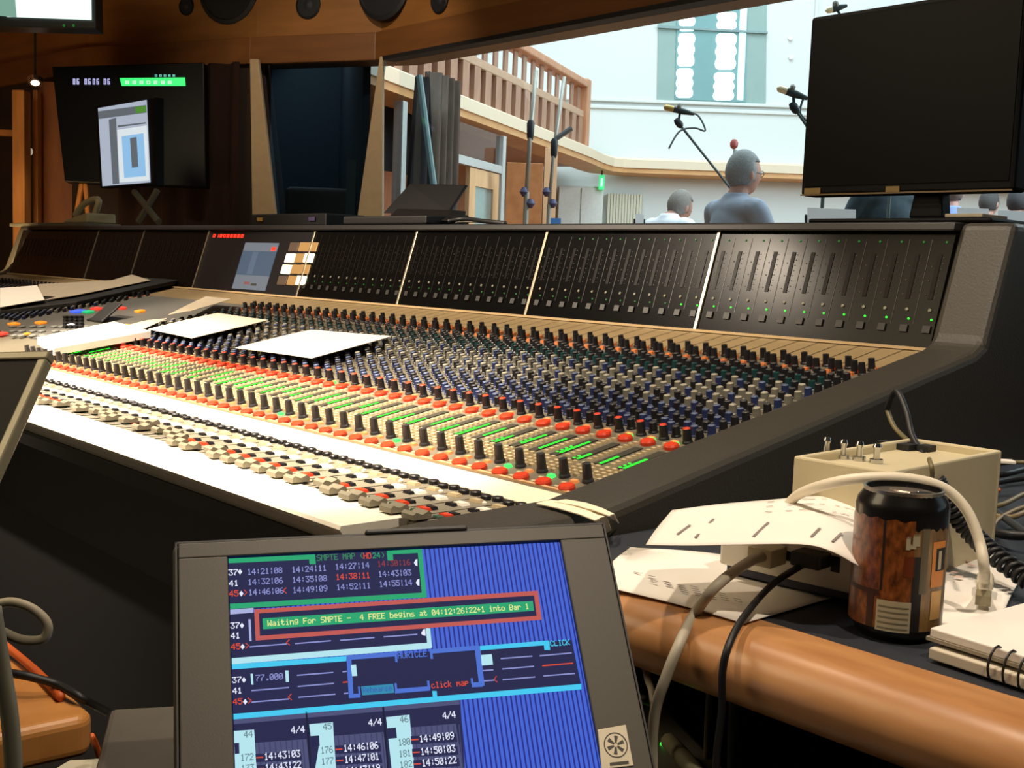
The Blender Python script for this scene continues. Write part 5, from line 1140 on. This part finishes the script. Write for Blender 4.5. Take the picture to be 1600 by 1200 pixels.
rc = thing('red_tipped_stand', 'thin pale stand with a small red round top behind the taller man', 'stand', dep(1147, 250, 9))
MB().lathe([(.01, -.04), (.03, -.02), (.032, .01), (.015, .035)], 12, Matrix.Translation(dep(1147, 225, 9))).build('red_top', mat('scroll_red', (160, 70, 60), .5), rc, smooth=True)
pb_ = dep(1149, 234, 9); MB().tube([pb_, (pb_[0], pb_[1], HF)], .018, 8, smooth=False).build('pole', mat('pole_pale', (190, 196, 196), .5), rc)
# two tall stands near the gallery
def stand(label, pts, d, r_, M, arm=None):
    P = [dep(x, y, d) for x, y in pts]; s_ = thing('lighting_stand', label, 'stand', (P[-1][0], P[-1][1], HF))
    MB().tube(P, r_, 8, smooth=False).build('pole', M, s_, smooth='all'); b_ = P[-1]
    MB().tube([b_, (b_[0], b_[1], HF+.02)], r_*1.3, 8, smooth=False).build('lower_pole', M, s_)
    for k in range(3): aa = k*2.094+.4; MB().tube([(b_[0], b_[1], HF+.5), (b_[0]+.2*math.cos(aa), b_[1]+.2*math.sin(aa), HF+.012)], .012, 6, smooth=False).build('leg', M, s_)
    j = P[1]; MB().lathe([(.015, -.08), (.022, -.06), (.026, .03), (.015, .05)], 12, Matrix.Translation(j)).build('joint', mat('joint_black', (22, 34, 40), .5), s_, smooth=True)
    if arm: MB().tube([dep(x, y, d) for x, y in arm], r_*1.5, 8, smooth=False).build('arm', mat('arm_grey', (96, 98, 96), .5), s_)
    for (x, y) in ((pts[-1][0]-4, 300), (pts[-1][0]+6, 318)): q_ = dep(x, y, d); MB().lathe([(.012, -.03), (.03, 0), (.015, .03)], 10, Matrix.Translation(q_)).build('clamp_knob', mat('clamp_violet', (78, 76, 110), .5), s_, smooth=True)
    return s_
pm_ = mat('pole_steel', (176, 172, 160), .4, .3)
stand('tall pale stand with a black joint, left of the two below the gallery end', [(838, 110), (829, 200), (823, 300)], 7.5, .014, pm_)
stand('tall pale stand with a slanted dark arm, right of the two below the gallery end', [(882, 120), (866, 228), (858, 320)], 7.8, .012, pm_, [(868, 217), (893, 200)])
o = MB().tube([dep(655, 118, 6.5), dep(678, 292, 6.5), dep(684, 345, 6.5)+(dep(684, 345, 6.5)-dep(678, 292, 6.5))*((dep(684, 345, 6.5)[2]-HF-.02)/(dep(678, 292, 6.5)[2]-dep(684, 345, 6.5)[2]))], .018, 8, smooth=False).build('metal_pole', mat('pole_teal', (140, 168, 168), .4, .3)); tag(o, 'slanted pale blue metal pole leaning across the dark drapes', 'pole')
# fluorescent lamp lines under gallery
ft = dep(655, 106, 8.0); 

# ------------------------------------------------------------------ people
def head_mb():
    mb = MB(); N, Mm = 24, 18; vs = []; fs = []
    for j in range(Mm+1):
        ph_ = math.pi*j/Mm
        for i in range(N):
            th = 2*math.pi*i/N; x = math.sin(ph_)*math.cos(th); y = math.sin(ph_)*math.sin(th); z = math.cos(ph_)
            X_, Y_, Z_ = .098*x, .077*y, .122*z
            if z < -.1: Y_ *= 1-.28*min(1, (-z-.1)); X_ *= (1-.12*(-z-.1)) if x > 0 else 1-.45*(-z-.1)
            if x > .6 and abs(y) < .35:
                if -.32 < z < .05: X_ += .026*(1-abs(y)/.35)*(1-abs((z+.16)/.22))**.7 if abs(z+.16) < .22 else 0
                if abs(z-.16) < .1: X_ += .006
            if x > .55 and .12 < abs(y) < .5 and abs(z-.03) < .1: X_ -= .008
            if x > .6 and abs(y) < .4 and abs(z+.48) < .07: X_ += .006
            if x > .5 and abs(z+.8) < .15: X_ += .008
            vs.append((X_, Y_, Z_))
    for j in range(Mm):
        for i in range(N): fs.append((j*N+i, (j+1)*N+i, (j+1)*N+(i+1) % N, j*N+(i+1) % N))
    mb.add(vs, fs)
    return mb
def ell(mb, c, r, X=None, N=14, Mm=10):
    vs = []; fs = []
    for j in range(Mm+1):
        a_ = math.pi*j/Mm
        for i in range(N): b_ = 2*math.pi*i/N; vs.append((c[0]+r[0]*math.sin(a_)*math.cos(b_), c[1]+r[1]*math.sin(a_)*math.sin(b_), c[2]+r[2]*math.cos(a_)))
    for j in range(Mm):
        for i in range(N): fs.append((j*N+i, (j+1)*N+i, (j+1)*N+(i+1) % N, j*N+(i+1) % N))
    mb.add(vs, fs, X)
def taper(mb, pts, rr, X, seg=10):
    P = [X @ Vector(p) for p in pts]; n = len(P)
    def r_(t): k = t*(n-1); i = min(int(k), n-2); f = k-i; return rr[i]*(1-f)+rr[i+1]*f
    mb.tube(P, r_, seg, smooth=True, steps=4) if n > 2 else mb.tube(P, lambda t: rr[0]*(1-t)+rr[1]*t, seg, smooth=False)
def remesh(o, v=.011, sm=4):
    r_ = o.modifiers.new('remesh', 'REMESH'); r_.mode = 'VOXEL'; r_.voxel_size = v; r_.use_smooth_shade = True
    s_ = o.modifiers.new('smooth', 'SMOOTH'); s_.factor = .5; s_.iterations = sm
def person(px, py, d, yaw, label, clabel, shirt, haircol, skin=(196, 150, 128), bald=0, glasses=False, tilt=0., lift=0., back=.04):
    """px,py: centre of the head in the photo; yaw: direction faced, radians from the view direction (positive = right)"""
    hc = dep(px, py, d); fwd = FH*math.cos(yaw)+RT*math.sin(yaw); lft = np.cross(UP, fwd); base = np.array([hc[0], hc[1], 0])
    dz = hc[2]-1.205+lift  # seat floor offset
    Xb = frame(base-fwd*back+UP*dz, fwd, lft, UP)     # body frame: seat at z .45
    Xh = frame(hc, fwd, lft, UP) @ Matrix.Rotation(tilt, 4, 'Y')
    t_ = thing('person', label, 'person', (base[0], base[1], dz))
    sk = mat('skin_%d' % skin[0], skin, .6, var=.06, scale=20)
    b = MB(); hm = head_mb(); b.add([Xh @ Vector(v) for v in hm.v], hm.f)
    for s in (1, -1): ell(b, (-.005, s*.078, -.012), (.018, .012, .032), Xh)
    taper(b, [Xh @ Vector((-.022, 0, -.05)), Xh @ Vector((-.03, 0, -.10)), Xb @ Vector((-.005, 0, 1.07)), Xb @ Vector((0, 0, 1.0))], [.052, .054, .058, .072], Matrix.Identity(4))
    taper(b, [(-.01, 0, 1.02), (-.01, 0, .8), (0, 0, .5)], [.08, .09, .10], Xb, 14)
    for s in (1, -1):
        sh_, el_, wr_ = (0, s*.19, 1.0), (.10, s*.25, .74), (.34, s*.13, .72)
        taper(b, [sh_, el_, wr_], [.045, .038, .026], Xb)
        ell(b, (.38, s*.12, .72), (.045, .038, .018), Xb)
        for q_ in range(4): yy = s*.12+(q_-1.5)*.019; ln = (.062, .072, .068, .052)[q_]; taper(b, [(.41, yy, .72), (.41+ln*.6, yy, .715), (.41+ln, yy, .695)], [.0095, .009, .007], Xb, 6)
        taper(b, [(.36, s*.09, .72), (.39, s*.075, .715), (.42, s*.078, .705)], [.011, .010, .008], Xb, 6)
        taper(b, [(0, s*.09, .50), (.42, s*.11, .50), (.42, s*.11, .10)], [.07, .055, .04], Xb)
    o = b.build('body', sk, t_, smooth='all'); remesh(o, .0085, 3)
    c_ = MB()
    ell(c_, (-.01, 0, .86), (.125, .175, .24), Xb, 20, 14); ell(c_, (-.01, 0, .62), (.135, .165, .20), Xb, 20, 14); ell(c_, (-.015, 0, 1.0), (.095, .21, .085), Xb, 20, 12)
    taper(c_, [(-.01, 0, 1.0), (-.005, 0, 1.075), (-.005, 0, 1.10)], [.10, .075, .068], Xb, 14)
    for s in (1, -1): taper(c_, [(-.01, s*.16, 1.0), (0, s*.205, .985), (.10, s*.265, .74), (.29, s*.15, .725)], [.07, .066, .055, .042], Xb)
    o = c_.build('shirt', shirt, t_, smooth='all'); remesh(o, .014, 5)
    c_ = MB(); ell(c_, (0, 0, .52), (.15, .17, .11), Xb)
    for s in (1, -1): taper(c_, [(0, s*.09, .52), (.40, s*.11, .52), (.43, s*.11, .46), (.42, s*.11, .10)], [.09, .075, .07, .055], Xb)
    o = c_.build('trousers', mat('trousers_dark', (44, 46, 56), .8), t_, smooth='all'); remesh(o, .014, 4)
    for s in (1, -1): c_ = MB(); ell(c_, (.47, s*.11, .05), (.13, .05, .05), Xb); c_.build('shoe', black, t_, smooth='all')
    # hair: shell over the back and top of the skull
    hm = head_mb(); keep = []
    hb = MB(); V = [Vector(v) for v in hm.v]
    for f in hm.f:
        c0_ = sum((V[i] for i in f), Vector())/4
        lim = .045+bald if c0_.x > .03 else -.055 if c0_.x > -.05 else -.085
        if c0_.z > lim+(max(0, c0_.x)*.35): keep.append(f)
    hb.add([Xh @ (v*1.075+Vector((-.006, 0, .002))) for v in V], keep)
    o = hb.build('hair', mat('hair_%d' % haircol[0], haircol, .8, var=.35, scale=90, bump=.6), t_, smooth='all'); so = o.modifiers.new('solid', 'SOLIDIFY'); so.thickness = .012; so.offset = -.6
    for s in (1, -1):
        e_ = MB(); ell(e_, (.084, s*.030, .006), (.012, .014, .010), Xh); e_.build('eye', mat('eye_white', (226, 222, 214), .3), t_, smooth='all')
    if glasses:
        gmb = MB()
        for s in (1, -1):
            gmb.tube([Xh @ Vector((.094, s*.032+.020*math.cos(a_), .004+.015*math.sin(a_))) for a_ in np.linspace(0, 2*math.pi, 17)], .0022, 6, smooth=False)
            gmb.tube([Xh @ Vector((.094, s*.052, .006)), Xh @ Vector((.0, s*.084, .006))], .002, 6, smooth=False)
        gmb.tube([Xh @ Vector((.100, .012, .006)), Xh @ Vector((.100, -.012, .006))], .002, 6, smooth=False)
        gmb.build('glasses', mat('glasses_dark', (50, 46, 44), .4), t_)
    ch = thing('chair', clabel, 'chair', (base[0], base[1], dz))
    MB().box(-.22, .22, -.22, .22, .38, .41, Xb).build('seat', black, ch, bevel=.01); MB().box(-.235, -.215, -.2, .2, .5, .74, Xb).build('backrest', black, ch, bevel=.01)
    for sx in (-.21, .2):
        for sy in (-.2, .2): MB().box(sx-.012, sx+.012, sy-.012, sy+.012, HF-dz, .38 if sx > 0 else .6, Xb).build('leg', mat('chair_chrome', (150, 150, 150), .3, .8), ch)
    return t_
shirt1 = mat('shirt_white', (236, 240, 246), .8, var=.03); shirt2 = mat('shirt_greyblue', (150, 158, 172), .85, var=.06); shirt3 = mat('shirt_dark', (40, 58, 66), .85, var=.5, scale=25); shirt4 = mat('shirt_skyblue', (140, 160, 214), .85)
person(1063, 324, 8.6, .95, 'person in a white shirt seen from behind, short grey hair, facing right', 'black chair under the person in white', shirt1, (128, 120, 112), (178, 128, 108), tilt=.3, lift=.055, back=.10)
person(1163, 272, 6.4, 1.15, 'person in a grey-blue shirt, grey hair and glasses, turned right', 'black chair under the grey-haired person with glasses', shirt2, (138, 140, 138), (186, 140, 122), glasses=True)
person(1384, 262, 7.6, -.3, 'person in a dark checked shirt mostly hidden behind the big black monitor', 'black chair under the person in the checked shirt', shirt3, (60, 52, 46), (176, 130, 110))
person(1487, 300, 8.8, .2, 'person in a sky blue shirt under the right half of the big monitor', 'black chair under the person in sky blue', shirt4, (110, 96, 86), (190, 140, 126))
person(1546, 318, 10.5, .9, 'person with dark hair behind the music stands, second from the right edge', 'black chair under the dark-haired person nearest the monitor stand', mat('shirt_pale', (200, 206, 210), .8), (70, 66, 64), (186, 140, 122))
person(1590, 316, 9.8, .6, 'person with dark hair at the right picture edge below the monitor', 'black chair under the dark-haired person at the right picture edge', mat('shirt_slate', (92, 96, 110), .8), (58, 56, 58), (186, 140, 122))
# music stands with white pages
def mstand(x0, x1, y0, y1, d, lab, lab2):
    a_ = dep(x0, y1, d); b_ = dep(x1, y1, d); zt = dep((x0+x1)/2, y0, d)[2]; zb = (a_[2]+b_[2])/2; r_ = nz((b_-a_)*np.array([1, 1, 0])); bk = np.cross(UP, r_); W_ = float((b_-a_) @ r_)
    o_ = np.array([a_[0], a_[1], zb]); s_ = thing('music_stand', lab, 'music stand', (o_[0], o_[1], HF)); X = frame(o_, r_, nz(bk*.25+UP), nz(np.cross(r_, bk*.25+UP)))
    hh_ = zt-zb+.02; MB().box(0, W_, -.04, hh_*.6, -.012, 0, X).build('desk', black, s_)
    MB().tube([X @ Vector((W_/2, 0, -.012)), (o_+r_*W_/2)*np.array([1, 1, 0])+UP*(HF+.02)], .012, 8, smooth=False).build('pole', black, s_)
    for k in range(3): aa = k*2.094; c_ = (o_+r_*W_/2); MB().tube([(c_[0], c_[1], HF+.2), (c_[0]+.25*math.cos(aa), c_[1]+.25*math.sin(aa), HF+.01)], .009, 6, smooth=False).build('leg', black, s_)
    mp = MB().box(.01, W_-.01, -.03, hh_, .001, .006, X).build('sheet_music', mat('page_bright', (250, 250, 250), .7, var=.02)); tag(mp, lab2, 'sheet music')
mstand(1258, 1340, 332, 352, 5.6, 'black music stand below the left half of the big monitor', 'white pages on the stand below the left half of the big monitor')
mstand(1492, 1548, 331, 352, 5.8, 'black music stand right of the monitor neck', 'white pages on the stand just right of the monitor neck')
mstand(1556, 1640, 336, 360, 5.6, 'black music stand at the right picture edge', 'white pages on the stand at the right picture edge')
mstand(990, 1008, 340, 352, 7.0, 'black music stand left of the man in white', 'white pages left of the man in white')

# ------------------------------------------------------------------ groups of repeats
GR = {'person': 'people seated in the hall', 'cable': 'loose cables', 'microphone': 'microphones on booms in the hall', 'microphone stand': 'boom stands in the hall', 'music stand': 'music stands in the hall', 'sheet music': 'pages on the music stands',
      'chair': 'chairs in the hall', 'loudspeaker': 'speakers in the wooden header', 'post': 'wooden posts at the left', 'drape': 'drapes under the gallery', 'paper': 'loose papers', 'stand': 'tall stands in the hall', 'monitor': 'monitors', 'fitting': 'small wall fittings'}
for o in list(sc.objects):
    if o.parent is None and o.get('category') in GR and 'booth' not in o.get('label', '') and 'red round' not in o.get('label', ''): o['group'] = GR[o['category']]
